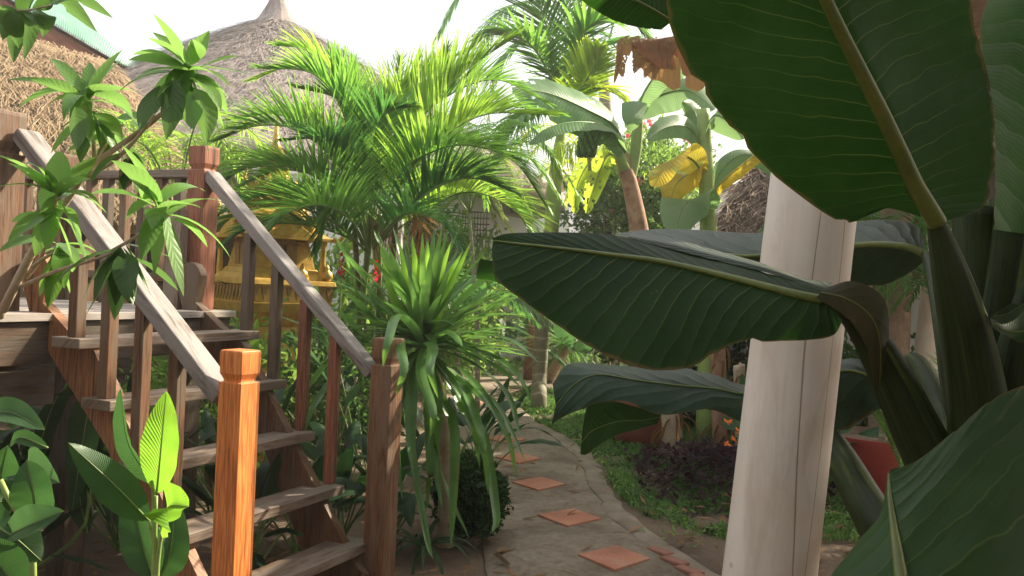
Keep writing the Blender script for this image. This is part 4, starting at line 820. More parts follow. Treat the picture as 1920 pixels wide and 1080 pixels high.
# fern-like cycads at the right
for (u, v, d, n, L, mt, lb) in [(1700, 900, 5.2, 12, .75, 'palm', 'bright sunlit fern like palm in the red planter'), (1660, 560, 6.4, 14, 1.0, 'palmdark', 'dark fern like palm behind the column and under the back leaf'), (1790, 640, 6.6, 12, .9, 'palmdark', 'dark feathery palm at the foot of the slim white column'), (1640, 470, 9.2, 12, 1.1, 'palm', 'sunny feathery palm below the brown thatch at right')]:
    c = px(u, v, d); c.z = max(c.z, .38); small_palm('fern_palm', V((c.x, c.y, 0)), arcs(c, n, L, .55), mt, lb, .17 if L < .9 else .24, 'fern like palms at the right', 40, .008, .3)
# ================================================================== BANANA PLANTS
def bleaf(parent, mid, w, mt, side=None, droop=0, fold=.35, name='leaf', n=34, k=4, tear=0, ripple=.02, label=None, prof=None, mids=True):
    P = [V(p) for p in cr(pp(*mid), n)]; rows = []; mb = MB(); ph = R(0, 9)
    for i, p in enumerate(P):
        t = (P[min(i+1, n-1)]-P[max(i-1, 0)]).normalized(); s = i/(n-1); a = V(side) if side is not None else t.cross(Z)
        if a.length < .05: a = V((1, 0, 0))
        a = (a-t*a.dot(t)).normalized(); nr = a.cross(t).normalized(); nr = nr if nr.z > 0 else -nr
        ww = w*(prof(s) if prof else max(.02, (math.sin(math.pi*min(1, .06+s*.93)))**.55)); row = []
        for j in range(-k, k+1):
            q = j/k; row.append(p+a*q*ww*math.cos(fold)-nr*abs(q)**1.6*ww*math.sin(fold)*(1 if fold > 0 else 1)+nr*ripple*ww*math.sin(s*40+ph)*abs(q)+Z*(-droop*q*q*ww))
        rows.append(row)
    mb.grid(rows)
    if tear:
        keep = [i for i in range(len(mb.f)) if not (R(0, 1) < tear and (i % (2*k) in (0, 1, 2, 2*k-1, 2*k-2, 2*k-3)))]
        mb.f = [mb.f[i] for i in keep]; mb.uv = [mb.uv[i] for i in keep]; mb.mi = [mb.mi[i] for i in keep]
    o = mb.build(name, M[mt], parent, True, label=label)
    if mids: m2 = MB(); m2.tube([p-Z*.004 for p in P], [max(.003, .02*(1-s_/n)*w/.25) for s_ in range(n)], 6); m2.build('midrib', M['stemgreen'], o, True)
    return o
b1 = empty('banana_plant', px(1215, 700, 9.2).to_2d().to_3d(), 'banana plant with a brown trunk and a hanging bunch of green fruit', 'banana plant'); b1.location.z = 0; bb = b1.location
mb = MB(); pts = cr([bb-Z*.1, px(1208, 520, 9.2), px(1198, 430, 9.2), px(1182, 350, 9.2), px(1164, 290, 9.15)], 24); mb.tube(pts, [.12-.0022*i for i in range(24)], 14); mb.build('trunk', M['brownstem'], b1, True)
mb = MB(); mb.tube(cr(pp((1172, 320, 9.12), (1155, 270, 9.1), (1135, 250, 9.0), (1112, 252, 8.95), (1104, 275, 8.9), (1106, 320, 8.9)), 20), [.055-.002*i for i in range(20)], 10); mb.build('fruit_stalk', M['shaft'], b1, True)
mb = MB()
for r_ in range(6):
    for i in range(9):
        a = i/9*6.28+r_*.3; c = px(1106-r_*1.5, 255+r_*8, 8.9); d = V((math.cos(a), math.sin(a), .2)); q = c+d*.04
        mb.tube([q, q+d*.035+Z*.0, q+d*.05+Z*.04, q+d*.04+Z*.09], [.012, .020, .019, .006], 7)
mb.build('fruit_bunch', M['fruit'], b1, True)
mb = MB()
for k in range(3): mb.tube(cr(pp((1180, 350, 9.2), (1188+k*4, 280, 9.2), (1192+k*5, 215, 9.2)), 10), [.05-.003*i for i in range(10)], 8)
mb.build('petiole', M['shaft'], b1, True)
bleaf(b1, [(1190, 225, 9.2), (1210, 170, 9.1), (1245, 125, 9.0), (1300, 95, 8.9), (1350, 90, 8.8)], .26, 'banana', side=(.3, 1, .9), fold=.5)
bleaf(b1, [(1192, 215, 9.2), (1235, 180, 9.2), (1290, 170, 9.1), (1340, 205, 9.0)], .22, 'bananapale', side=(.1, .5, 1.0), fold=.3)
bleaf(b1, [(1188, 225, 9.1), (1192, 200, 8.9), (1190, 190, 8.7), (1186, 220, 8.5), (1182, 245, 8.5)], .12, 'banana', side=(1, 0, 0), fold=.2, mids=False)
bleaf(b1, [(1172, 285, 9.1), (1150, 235, 9.0), (1100, 205, 8.8), (1030, 175, 8.6), (960, 165, 8.4)], .30, 'bananapale', side=(.3, .7, .9), fold=.35, tear=.12)
bleaf(b1, [(1168, 280, 9.1), (1140, 240, 8.9), (1090, 228, 8.6), (1030, 238, 8.3), (990, 270, 8.1)], .20, 'banana', fold=.5)
for q in ([(1165, 300, 9.3), (1140, 290, 9.3), (1118, 340, 9.3), (1100, 400, 9.3)], [(1165, 300, 9.4), (1120, 290, 9.6), (1085, 340, 9.6), (1078, 400, 9.6)]):
    bleaf(b1, q, .16, 'palmlime', side=(1, 0, .2), fold=.8, tear=.2)
b2 = empty('banana_plant', px(1328, 700, 8.3).to_2d().to_3d(), 'upright banana plant with a straight green stem and yellowing leaves', 'banana plant'); b2.location.z = 0; bb = b2.location
mb = MB(); mb.tube(cr([bb-Z*.1, px(1328, 500, 8.3), px(1326, 380, 8.3), px(1322, 280, 8.3), px(1318, 205, 8.3)], 24), [.085-.0012*i for i in range(24)], 14); mb.build('trunk', M['shaft'], b2, True)
for q, w_, mt, sd_, fo in ([[(1320, 300, 8.3), (1302, 250, 8.2), (1280, 235, 8.1), (1245, 240, 8.0), (1215, 262, 7.9)], .12, 'bananapale', (.2, .4, 1), .3],
    [[(1322, 250, 8.3), (1340, 215, 8.2), (1370, 230, 8.1), (1395, 260, 8.0)], .15, 'banana', (.6, .3, 1), .3],
    [[(1320, 330, 8.3), (1300, 300, 8.1), (1272, 292, 7.9), (1245, 318, 7.7), (1225, 350, 7.6)], .15, 'bananayellow', (.9, .3, .6), .1],
    [[(1318, 340, 8.3), (1295, 325, 8.2), (1268, 345, 8.1), (1255, 385, 8.0)], .15, 'bananayellow', (1, .3, .3), .3],
    [[(1330, 380, 8.3), (1350, 345, 8.2), (1385, 315, 8.1), (1420, 290, 8.0), (1450, 290, 7.9)], .10, 'bananayellow', (.4, .5, 1), .45],
    [[(1330, 370, 8.3), (1352, 320, 8.4), (1390, 290, 8.5), (1430, 300, 8.5), (1450, 330, 8.5)], .12, 'banana', (.2, .6, 1), .5],
    [[(1318, 260, 8.3), (1308, 225, 8.5), (1300, 205, 8.6), (1280, 190, 8.6)], .12, 'banana', (1, .3, .3), .3],
    [[(1322, 400, 8.3), (1310, 380, 8.1), (1290, 375, 8.0), (1275, 400, 7.9), (1268, 445, 7.8)], .22, 'bananapale', (1, .2, .2), .2]):
    bleaf(b2, q, w_, mt, sd_, fold=fo)
b3 = empty('banana_plant', px(1470, 700, 7.6).to_2d().to_3d(), 'tall banana plant behind the giant leaf with a brown withered leaf hanging down', 'banana plant'); b3.location.z = 0; bb = b3.location
mb = MB(); mb.tube(cr([bb-Z*.1, px(1480, 300, 7.6), px(1470, 0, 7.5)], 20), [.13-.002*i for i in range(20)], 14); mb.build('trunk', M['brownstem'], b3, True)
bleaf(b3, [(1470, 20, 7.5), (1400, 20, 7.3), (1320, 55, 7.1), (1250, 70, 7.0), (1185, 78, 6.9)], .24, 'deadleaf', side=(.1, 1, -.1), fold=.9, tear=.12, ripple=.12, droop=.9)
for k in range(7):
    u = 1150+k*17; bleaf(b3, [(u+30, 66+k, 7.0), (u+14, 78, 6.9), (u+4+R(-8, 8), 112, 6.88), (u+R(-14, 10), 140+R(-12, 18), 6.85)], R(.03, .055), 'deadleaf', side=(1, R(-.8, .8), R(-.3, .3)), fold=.5, tear=.1, ripple=.25, mids=False)
for k in range(4):
    bleaf(b3, [(1450, 0, 7.5), (1470+k*50, -90-k*10, 7.4+k*.2), (1500+k*90, -60, 7.2+k*.3)], .26, 'banana', fold=.4)
# ================================================================== SHRUBS
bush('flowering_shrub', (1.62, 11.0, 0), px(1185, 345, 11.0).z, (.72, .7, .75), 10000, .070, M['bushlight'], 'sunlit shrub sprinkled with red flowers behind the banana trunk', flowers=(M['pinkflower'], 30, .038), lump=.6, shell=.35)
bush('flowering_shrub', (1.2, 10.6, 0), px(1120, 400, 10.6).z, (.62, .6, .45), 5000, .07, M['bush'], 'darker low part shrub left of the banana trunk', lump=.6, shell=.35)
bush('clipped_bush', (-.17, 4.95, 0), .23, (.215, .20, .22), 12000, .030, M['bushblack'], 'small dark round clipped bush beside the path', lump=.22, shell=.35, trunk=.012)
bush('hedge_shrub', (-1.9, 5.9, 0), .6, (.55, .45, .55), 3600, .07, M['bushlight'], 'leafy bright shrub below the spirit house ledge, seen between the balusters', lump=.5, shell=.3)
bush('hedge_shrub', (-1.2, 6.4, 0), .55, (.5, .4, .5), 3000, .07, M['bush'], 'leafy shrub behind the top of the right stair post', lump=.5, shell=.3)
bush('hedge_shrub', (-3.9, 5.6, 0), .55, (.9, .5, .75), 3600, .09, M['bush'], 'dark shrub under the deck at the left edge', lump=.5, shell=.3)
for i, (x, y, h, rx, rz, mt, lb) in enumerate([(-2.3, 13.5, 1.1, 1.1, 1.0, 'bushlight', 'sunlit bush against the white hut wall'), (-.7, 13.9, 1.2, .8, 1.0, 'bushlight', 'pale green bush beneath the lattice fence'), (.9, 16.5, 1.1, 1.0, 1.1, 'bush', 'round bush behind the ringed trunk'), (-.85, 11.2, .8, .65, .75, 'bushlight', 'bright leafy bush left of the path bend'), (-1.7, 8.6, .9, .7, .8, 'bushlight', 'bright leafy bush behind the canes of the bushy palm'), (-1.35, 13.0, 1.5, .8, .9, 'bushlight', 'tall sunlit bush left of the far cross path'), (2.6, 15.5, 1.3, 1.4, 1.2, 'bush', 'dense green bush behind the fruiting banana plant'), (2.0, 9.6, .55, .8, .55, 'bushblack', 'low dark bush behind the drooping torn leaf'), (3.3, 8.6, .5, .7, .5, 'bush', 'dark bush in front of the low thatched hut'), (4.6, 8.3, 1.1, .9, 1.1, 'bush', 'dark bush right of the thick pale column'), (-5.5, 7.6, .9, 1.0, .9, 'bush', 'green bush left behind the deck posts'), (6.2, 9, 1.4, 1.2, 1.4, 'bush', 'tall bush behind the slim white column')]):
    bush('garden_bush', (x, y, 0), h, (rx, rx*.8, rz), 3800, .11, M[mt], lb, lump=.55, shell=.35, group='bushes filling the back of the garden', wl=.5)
# trees added out of view to shade path and stairs; others beyond the compound
def tree(name, x, y, h, r, n, ls, label, mat='bush', lean=0):
    o = empty(name, (x, y, 0), label, 'tree'); mb = MB(); t = V((x+lean, y, h)); mb.tube(cr([(x, y, -.2), (x+lean*.3, y, h*.5), t], 14), [.16-.006*i for i in range(14)], 10)
    for k in range(6):
        a = k*1.05; e = t+V((math.cos(a)*r*.7, math.sin(a)*r*.7, r*.25)); mb.tube(cr([t-Z*h*.25, t.lerp(e, .5)+Z*.1, e], 8), [.06-.006*i for i in range(8)], 6)
    mb.build('trunk', M['bark'], o, True); bushmesh(t+Z*.3, (r, r, r*.6), n, ls, lump=.6, seed=x, shell=.2).build('crown', M[mat], o)
tree('added_shade_tree', 4.9, 8.6, 3.5, 1.5, 5200, .20, 'unseen leafy tree beside the veranda, added to shade the path')
tree('added_shade_tree', 3.1, 7.4, 4.7, 1.15, 1500, .17, 'unseen leafy tree over the veranda eave, added to dapple the stairs')
tree('added_shade_tree', 6.6, 10.8, 4.6, 1.9, 3600, .20, 'unseen leafy tree behind the veranda columns at right, added for shade')
tree('garden_tree', 8.5, 17, 3.4, 2.6, 4500, .2, 'spreading tree far behind the slim white column')
tree('garden_tree', -4.9, 2.3, 2.7, 1.5, 2600, .2, 'unseen leafy tree at the left beyond the deck, added to block sky light')  # out of view, added to hold off sky light from the left
tree('garden_tree', -9.5, 19, 4.0, 2.4, 3500, .2, 'tree hidden behind the cottage roof')
# far leafy band on the ground line
for i, (x, y) in enumerate([(.0, 18.5), (1.6, 19.5), (-1.3, 15.2), (3.6, 18), (5.4, 14.5)]):
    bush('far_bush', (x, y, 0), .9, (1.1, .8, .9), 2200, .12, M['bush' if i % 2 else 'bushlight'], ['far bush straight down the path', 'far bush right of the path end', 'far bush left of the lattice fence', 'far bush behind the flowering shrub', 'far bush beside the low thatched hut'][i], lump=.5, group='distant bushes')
# ================================================================== DRACAENA
dc = empty('spiky_dracaena', gr(835, 1010), 'spiky strap leaved plant beside the stair post, upper leaves coloured bright as if lit, others drooping', 'plant'); db = dc.location.copy()
hd = px(792, 650, 4.62); mb = MB(); mb.tube(cr([db-Z*.1, px(840, 900, 4.75), px(830, 780, 4.7), hd], 20), [.052-.0006*i for i in range(20)], 12); mb.build('trunk', M['palebark'], dc, True)
mb = MB()
strap = lambda s: (min(1, .45+s*2.2))*(1-s**3.2)**.8+.01
for i in range(92):
    a = i*2.4; el = math.radians(R(0, 80)); d = V((math.cos(a)*math.cos(el), math.sin(a)*math.cos(el), math.sin(el))); ribbon(mb, sag(hd+Z*R(-.02, .10), d, R(.42, .66), R(.25, .75)*(1-el/1.6)+.05, 12), .022*R(.85, 1.2), None, .3, strap)
mb.build('leaf_rosette', M['dracaena'], dc, True)
def pl(pts, w, mt='dracaena', parent=dc, name='leaf', side=None, fold=.35, prof=strap, twist=0):
    mb = MB(); ribbon(mb, cr(pp(*pts), 18), w, side, fold, prof, 0, 2, twist); return mb.build(name, M[mt], parent, True)
H = (795, 650, 4.6)
for q in [((740, 560), (715, 470)), ((770, 560), (748, 450)), ((785, 540), (772, 440)), ((800, 540), (803, 452)), ((812, 560), (846, 452)), ((830, 560), (884, 452)), ((770, 570), (735, 500)), ((790, 550), (790, 460)), ((820, 550), (868, 470))]:
    (a1, v1), (a2, v2) = q; pl([H, ((H[0]+a1)/2, (H[1]+v1)/2, 4.58), (a1, v1, 4.55), (a2, v2, 4.5)], .031, 'draclit', side=(1, R(-.6, .6), R(-.2, .2)))
for q in [[(870, 590), (920, 530), (905, 478)], [(880, 610), (945, 560), (958, 548)], [(720, 620), (660, 560), (622, 545)], [(700, 640), (640, 590), (604, 568)], [(690, 590), (645, 480), (630, 445)], [(865, 630), (950, 615), (1000, 632)], [(880, 650), (960, 655), (1002, 668)], [(860, 660), (930, 690), (978, 728)], [(880, 680), (950, 740), (975, 820)], [(840, 720), (900, 800), (930, 960), (922, 1000)], [(850, 700), (930, 760), (985, 865)], [(835, 700), (880, 780), (900, 880)], [(810, 720), (850, 800), (850, 930), (845, 1030)], [(800, 740), (805, 850), (800, 960)], [(775, 720), (770, 820), (778, 900)], [(765, 700), (745, 760), (752, 900)], [(760, 690), (765, 800), (800, 1010), (812, 1050)], [(790, 730), (830, 900), (880, 1010)],
          [(870, 700), (920, 760), (962, 850)], [(830, 690), (870, 730), (905, 830), (915, 930)], [(850, 640), (905, 625), (958, 640)], [(730, 660), (650, 690), (590, 760), (562, 850)], [(740, 650), (640, 660), (580, 730), (560, 800)], [(720, 640), (600, 620), (500, 585)], [(820, 740), (815, 860), (830, 960)], [(900, 630), (960, 640), (1010, 680)], [(880, 600), (950, 590), (1005, 600)], [(860, 570), (915, 520), (945, 500)], [(720, 600), (680, 520), (640, 470)], [(710, 650), (650, 640), (600, 690)], [(870, 720), (940, 790), (970, 900)], [(850, 740), (905, 850), (925, 950)], [(740, 690), (700, 760), (690, 880)], [(760, 560), (720, 480), (700, 430)], [(770, 720), (740, 800), (755, 940)], [(900, 660), (965, 700), (1000, 760)]]:
    pl([H]+[(a, b, 4.55-.12*i+R(-.15, .15)) for i, (a, b) in enumerate(q)], R(.023, .031))
for q in [[(775, 610), (745, 588), (727, 640), (718, 688)], [(775, 640), (750, 640), (758, 690), (742, 740)], [(800, 640), (812, 650), (806, 690), (822, 748)], [(795, 655), (790, 700), (812, 770), (806, 825)], [(830, 620), (850, 625), (868, 650)]]:
    pl([H]+[(a, b, 4.3-.25*min(i, 2)) for i, (a, b) in enumerate(q)], .026, side=(1, .1, .1))
ls_ = empty('strap_leaved_plant', gr(745, 1050), 'low arching strap leaved plant at the foot of the right stair post', 'plant'); lb_ = ls_.location.copy(); mb = MB()
for i in range(16):
    a = i*2.4; d = V((math.cos(a), math.sin(a), R(.7, 1.6))); ribbon(mb, sag(lb_+Z*.02+V((.12, .1, 0)), d, R(.28, .42), R(1.2, 2.2), 10), .014, None, .3, strap)
mb.build('leaf_rosette', M['cannadark'], ls_, True)
# second dracaena-like plant with leaning trunk beyond the ringed palm
dd = empty('spiky_dracaena', gr(1028, 715), 'distant spiky plant on a leaning brown trunk right of the ringed palm', 'plant'); b = dd.location.copy(); h_ = px(1062, 648, 12.0)
mb = MB(); mb.tube(cr([b-Z*.05, b.lerp(h_, .5), h_], 10), .075, 10); mb.build('trunk', M['palebark'], dd, True); mb = MB()
spray(mb, h_, [V((math.cos(i*2.4)*math.cos(R(-.1, 1.3)), math.sin(i*2.4), R(-.2, 1))) for i in range(60)], .75, .018, .9, prof=strap); mb.build('leaf_rosette', M['dracaena'], dd, True)
sg = empty('wooden_post', px(1000, 690, 13.2).to_2d().to_3d(), 'reddish brown weathered post left of the ringed palm trunk', 'post'); sg.location.z = 0
mb = MB(); s_ = sg.location; mb.tube([s_-Z*.1, s_+Z*.4, s_+V((.02, 0, .9)), s_+V((0, 0, 1.5))], [.16, .13, .14, .10], 10); mb.build('shaft', M['brick'], sg, True)
# red-flowered plants along the wall
for i, (u, v, d) in enumerate([(640, 520, 6.1), (705, 535, 5.9), (575, 500, 7.2), (560, 470, 7.6)]):
    c = px(u, v, d); o = broadleaf('red_ginger', (c.x, c.y, 0), rspecs(6, .4, .05, max(.4, c.z-.5)), M['canna'], ['red flowered plant in front of the white wall, taller spike', 'red flowered plant just left of the spiky plant', 'thin red flower spike rising beside the spirit house urn', 'farthest red flower spike beside the spirit house roof'][i], 'flowering plant', 'red flowers by the white wall')
    mb = MB(); mb.tube([(c.x, c.y, -.05), c-Z*.05, c], [.008, .006, .005], 6); mb.build('stalk', M['stemgreen'], o); mb = MB()
    for k in range(16): q = c+Z*(k*.010); a = k*2.4; t = V((math.cos(a), math.sin(a), .9)); blade(mb, q, q+t*(.045-.0015*k), .012, t.cross(Z), n=3, k=1)
    mb.build('flower', M['redflower'], o)
# ================================================================== UNDERGROWTH (canna, ginger) around and under the stairs
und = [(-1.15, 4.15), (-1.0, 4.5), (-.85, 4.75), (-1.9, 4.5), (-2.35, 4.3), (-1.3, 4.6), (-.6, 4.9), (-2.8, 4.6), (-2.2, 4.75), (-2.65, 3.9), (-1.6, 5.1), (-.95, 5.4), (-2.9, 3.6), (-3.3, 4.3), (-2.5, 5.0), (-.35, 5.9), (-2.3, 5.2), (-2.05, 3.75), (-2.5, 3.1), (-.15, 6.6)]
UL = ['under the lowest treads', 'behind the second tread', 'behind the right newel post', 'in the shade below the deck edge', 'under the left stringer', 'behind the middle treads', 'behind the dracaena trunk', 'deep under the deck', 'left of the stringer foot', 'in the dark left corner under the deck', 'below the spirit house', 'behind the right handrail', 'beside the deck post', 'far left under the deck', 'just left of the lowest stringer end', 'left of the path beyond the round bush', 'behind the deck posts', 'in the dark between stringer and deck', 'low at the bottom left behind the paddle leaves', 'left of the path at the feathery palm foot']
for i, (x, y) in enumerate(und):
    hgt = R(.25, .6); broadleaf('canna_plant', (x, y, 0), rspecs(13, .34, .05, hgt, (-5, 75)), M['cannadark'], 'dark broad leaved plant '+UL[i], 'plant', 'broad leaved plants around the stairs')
for i, (x, y, L) in enumerate([(.95, 11.6, .5), (-.15, 14.3, .6), (.35, 14.6, .7), (2.05, 7.2, .42), (2.3, 6.8, .36), (1.9, 6.3, .3), (2.7, 7.8, .5), (1.55, 12.8, .6)]):
    broadleaf('taro_plant', (x, y, 0), rspecs(7, L, L*.26, L*1.1, (10, 80)), M['canna'], ['taro like plant behind the ringed palm foot', 'bright broad leaved plant beyond the path bend', 'broad leaved plant left of the reddish post', 'broad leaved plant behind the purple ground cover', 'large leaved plant beside the thick column foot', 'low broad leaved plant at the grass edge', 'broad leaved plant behind the column', 'broad leaved plant under the flowering shrub'][i], 'plant', 'broad leaved plants along the path')
# cut trunks right of the path
for i, (u, v0, v1, d, r_, mt) in enumerate([(1262, 850, 765, 7.6, .085, 'palebark'), (1350, 850, 640, 8.2, .07, 'brownstem'), (1390, 860, 700, 7.9, .05, 'palebark')]):
    a = px(u, v0, d); b = px(u-4, v1, d); mb = MB(); o = empty('banana_stump', (a.x, a.y, 0), ['thick pale cut trunk under the drooping torn leaf', 'tall thin brown trunk with peeling bark in front of the white wall', 'thin pale trunk beside the thick column'][i], 'trunk')
    mb.tube(cr([V((a.x, a.y, -.1)), a, b, b+Z*.05], 18), [r_*(1+.12*noise.noise(V((0, i, k*.7)))) for k in range(18)], 12); mb.build('trunk', M[mt], o, True); mb = MB()
    for k in range(26): q = V((a.x, a.y, R(.1, b.z))); an = R(0, 6.28); t = V((math.cos(an), math.sin(an), 0)); ribbon(mb, sag(q+t*r_, t+Z*.2, R(.1, .35), 3, 5), .012, None, .5)
    mb.build('dry_sheath', M['deadleaf'], o)
oc = px(1385, 808, 6.6); og = empty('orange_flower_plant', (oc.x, oc.y, 0), 'small plant with orange flowers left of the thick column', 'flowering plant'); mb = MB(); mb.tube([(oc.x, oc.y, -.05), oc], .006, 6); mb.build('stalk', M['stemgreen'], og)
for k in range(8):
    q = oc+V((R(-.1, .1), R(-.08, .08), R(-.09, .07))); mb = MB()
    for j in range(6): t = V((R(-1, 1), R(-1, 0), R(-.5, 1))); blade(mb, q, q+t*.045, .013, t.cross(Z), n=3, k=1)
    mb.build('flower', M['orangeflower'], og)
# ================================================================== NEAR LEFT: canna plants
def bigleaf(parent, base, midp, tip, w, mt, side=(1, 0, 0), fold=.25, ripple=.03, wave=0, label=None, prof=None):
    P = [V(p) for p in cr(pp(base, midp, tip), 26)]; mb = MB(); rows = []; n = 26; ph = R(0, 6)
    for i, p in enumerate(P):
        t = (P[min(i+1, n-1)]-P[max(i-1, 0)]).normalized(); a = V(side); a = (a-t*a.dot(t)).normalized(); nr = a.cross(t); nr = nr if nr.dot(CAM-p) > 0 else -nr; s = i/(n-1)
        ww = w*(prof(s) if prof else max(0, math.sin(math.pi*s**.85))**.75); rows.append([p+a*(q*ww)+nr*(abs(q)**1.3*fold*ww+ripple*ww*math.sin(s*26+ph+q)*abs(q)+wave*ww*math.sin(s*8+ph)*q) for q in [j/5 for j in range(-5, 6)]])
    mb.grid(rows); o = mb.build('leaf', M[mt], parent, True, label=label); m2 = MB(); m2.tube([p for p in P], [.0032*(1-.8*k/n) for k in range(n)], 6); m2.build('midrib', M['shaft'] if mt == 'cannalime' else M['stemgreen'], o, True); return o
c1_ = empty('canna_plant', px(290, 1080, 2.35).to_2d().to_3d(), 'plant with a leaf coloured lime green as if glowing in front of the stair treads', 'plant'); c1_.location.z = 0; cb = c1_.location
for k, (u, v) in enumerate([(293, 930), (287, 900), (278, 975), (312, 975)]):
    mb = MB(); mb.tube(cr([cb+V((.004*k, 0, -.05)), px(288+k*2, 1080, 2.35), px(u, v, 2.35)], 10), [.009-.0005*i for i in range(10)], 8); mb.build('stem', M['shaft'], c1_, True)
bigleaf(c1_, (294, 925, 2.35), (303, 830, 2.33), (312, 733, 2.36), .056, 'cannalime', fold=.15, label='lime green leaf, sunlit glow in its colour', side=(1, -.25, 0))
bigleaf(c1_, (287, 905, 2.38), (240, 830, 2.42), (226, 728, 2.4), .047, 'canna', side=(1, -.9, .2), fold=.3)
bigleaf(c1_, (278, 975, 2.33), (215, 910, 2.25), (128, 830, 2.2), .048, 'canna', side=(.6, .5, .75), fold=-.2)
bigleaf(c1_, (300, 985, 2.33), (318, 950, 2.25), (354, 950, 2.2), .042, 'cannalime', side=(.4, 1, 1.0), fold=.9, ripple=.1, label='small curled lime leaf', prof=lambda s: math.sin(math.pi*(.15+.8*s))**.6)
bigleaf(c1_, (288, 1085, 2.5), (265, 1010, 2.5), (240, 900, 2.5), .055, 'canna', side=(1, .2, 0)); bigleaf(c1_, (300, 1085, 2.55), (320, 1030, 2.55), (330, 930, 2.6), .05, 'canna', side=(1, .4, 0))
c2_ = empty('canna_plant', px(55, 1090, 2.1).to_2d().to_3d(), 'broad leaved plant in the bottom left corner with large dark green leaves', 'plant'); c2_.location.z = 0; cb = c2_.location
for k, (u, v) in enumerate([(62, 970), (0, 900), (30, 990)]):
    mb = MB(); mb.tube(cr([cb+V((.01*k, 0, -.05)), px(58+k*3, 1080, 2.1), px(u, v, 2.1)], 10), .007, 8); mb.build('stem', M['shaft'], c2_, True)
bigleaf(c2_, (-60, 800, 2.0), (10, 772, 2.0), (84, 806, 1.98), .034, 'canna', side=(0, .8, .8), fold=.3)
bigleaf(c2_, (66, 970, 2.1), (62, 920, 2.08), (50, 863, 2.1), .052, 'canna', fold=.2, prof=lambda s: max(0, math.sin(math.pi*s**.75))**.7)
bigleaf(c2_, (20, 960, 2.25), (50, 880, 2.25), (112, 905, 2.15), .05, 'canna', side=(.7, .3, .9), fold=.5); bigleaf(c2_, (-10, 990, 2.3), (0, 900, 2.3), (14, 835, 2.25), .05, 'canna', side=(1, .4, 0))
bigleaf(c2_, (5, 1010, 2.0), (55, 985, 1.95), (120, 958, 1.95), .040, 'canna', side=(.1, .6, 1), fold=.5); bigleaf(c2_, (-10, 985, 2.0), (30, 1010, 1.98), (78, 1052, 2.0), .05, 'canna', side=(.6, .4, 1), fold=-.1)
bigleaf(c2_, (40, 1110, 1.9), (0, 1060, 1.9), (-50, 1010, 1.9), .055, 'canna', side=(1, .3, .6)); bigleaf(c2_, (90, 840, 2.4), (40, 820, 2.4), (18, 838, 2.4), .02, 'canna', side=(0, .5, 1))
c3_ = empty('canna_plant', (-2.2, 3.95, 0), 'dark leaning plant between the bottom left leaves and the stringer', 'plant'); cb = c3_.location
mb = MB(); mb.tube(cr([cb-Z*.05, px(150, 1000, 3.8), px(165, 860, 3.8)], 8), .008, 6); mb.build('stem', M['stemgreen'], c3_)
bigleaf(c3_, (60, 880, 3.8), (110, 740, 3.75), (175, 735, 3.7), .05, 'cannadark', side=(.7, .4, .8)); bigleaf(c3_, (175, 735, 3.7), (160, 800, 3.7), (135, 960, 3.7), .065, 'cannadark', side=(1, .3, 0)); bigleaf(c3_, (165, 1000, 3.8), (150, 930, 3.8), (160, 860, 3.75), .05, 'cannadark'); bigleaf(c3_, (250, 1010, 3.8), (235, 960, 3.8), (245, 890, 3.75), .05, 'cannadark')
# near-left shrub with leaf whorls
sh = empty('whorled_shrub', px(-10, 1080, 2.3).to_2d().to_3d(), 'slender branching shrub with whorls of glossy leaves in front of the left handrail', 'shrub'); sh.location.z = 0; shb = sh.location
def branch(pts, r0, r1):
    q = cr(pp(*pts), 22); mb = MB(); mb.tube(q, [r0+(r1-r0)*i/21 for i in range(22)], 8); mb.build('branch', M['palebark'], sh, True)
mb = MB(); mb.tube(cr([shb-Z*.1, px(-30, 700, 2.3), px(5, 580, 2.25)], 14), [.016-.0003*i for i in range(14)], 8); mb.build('stem', M['palebark'], sh, True)
branch([(5, 582, 2.25), (65, 465, 2.22), (130, 368, 2.2), (172, 312, 2.18), (250, 255, 2.15), (310, 205, 2.12), (352, 130, 2.1)], .0115, .004)
branch([(150, 340, 2.2), (175, 300, 2.2), (172, 250, 2.18), (158, 200, 2.15)], .006, .003); branch([(172, 315, 2.18), (190, 285, 2.2), (205, 260, 2.22), (215, 240, 2.25)], .005, .003)
branch([(165, 330, 2.2), (215, 300, 2.1), (260, 255, 2.05), (290, 215, 2.0)], .006, .003); branch([(50, 520, 2.25), (80, 475, 2.2), (100, 400, 2.1), (108, 365, 2.05)], .006, .003)
branch([(45, 535, 2.25), (100, 510, 2.15), (160, 492, 2.05), (225, 470, 2.0)], .006, .003); branch([(60, 500, 2.2), (90, 480, 2.2), (112, 470, 2.2)], .005, .003); branch([(210, 470, 2.05), (260, 440, 2.0), (300, 400, 1.95)], .004, .003)
branch([(225, 330, 2.1), (240, 300, 2.1), (244, 285, 2.1)], .004, .002)
lance = lambda s: max(0, math.sin(math.pi*s**.8))**.9+.015
def whorl(c, n, L, dirs=None, upf=.35, w=.019, mt='mango', dn=0):
    C_ = px(*c); mb = MB()
    for i in range(n):
        a = i*2.4+R(-.3, .3); el = R(-.25, .75)+upf if i >= dn else R(-1.4, -.8); d = V((math.cos(a)*math.cos(el), math.sin(a)*math.cos(el), math.sin(el))); l = L*R(.85, 1.4)
        P = sag(C_+V((R(-.01, .01), R(-.01, .01), R(-.02, .02))), d, l, R(.1, 1.5) if i >= dn else .1, 9); s = d.cross(Z); s = s.normalized() if s.length > .2 else V((1, 0, 0)); s = (s+V((R(-.4, .4), R(-.3, .3), R(-.4, .4))))
        ribbon(mb, P, w*R(.75, 1.3)*(l/L)**.6, s, R(.05, .35), lance, 0, 2, R(-.5, .5))
    mb.build('leaf_whorl', M[mt], sh, True)
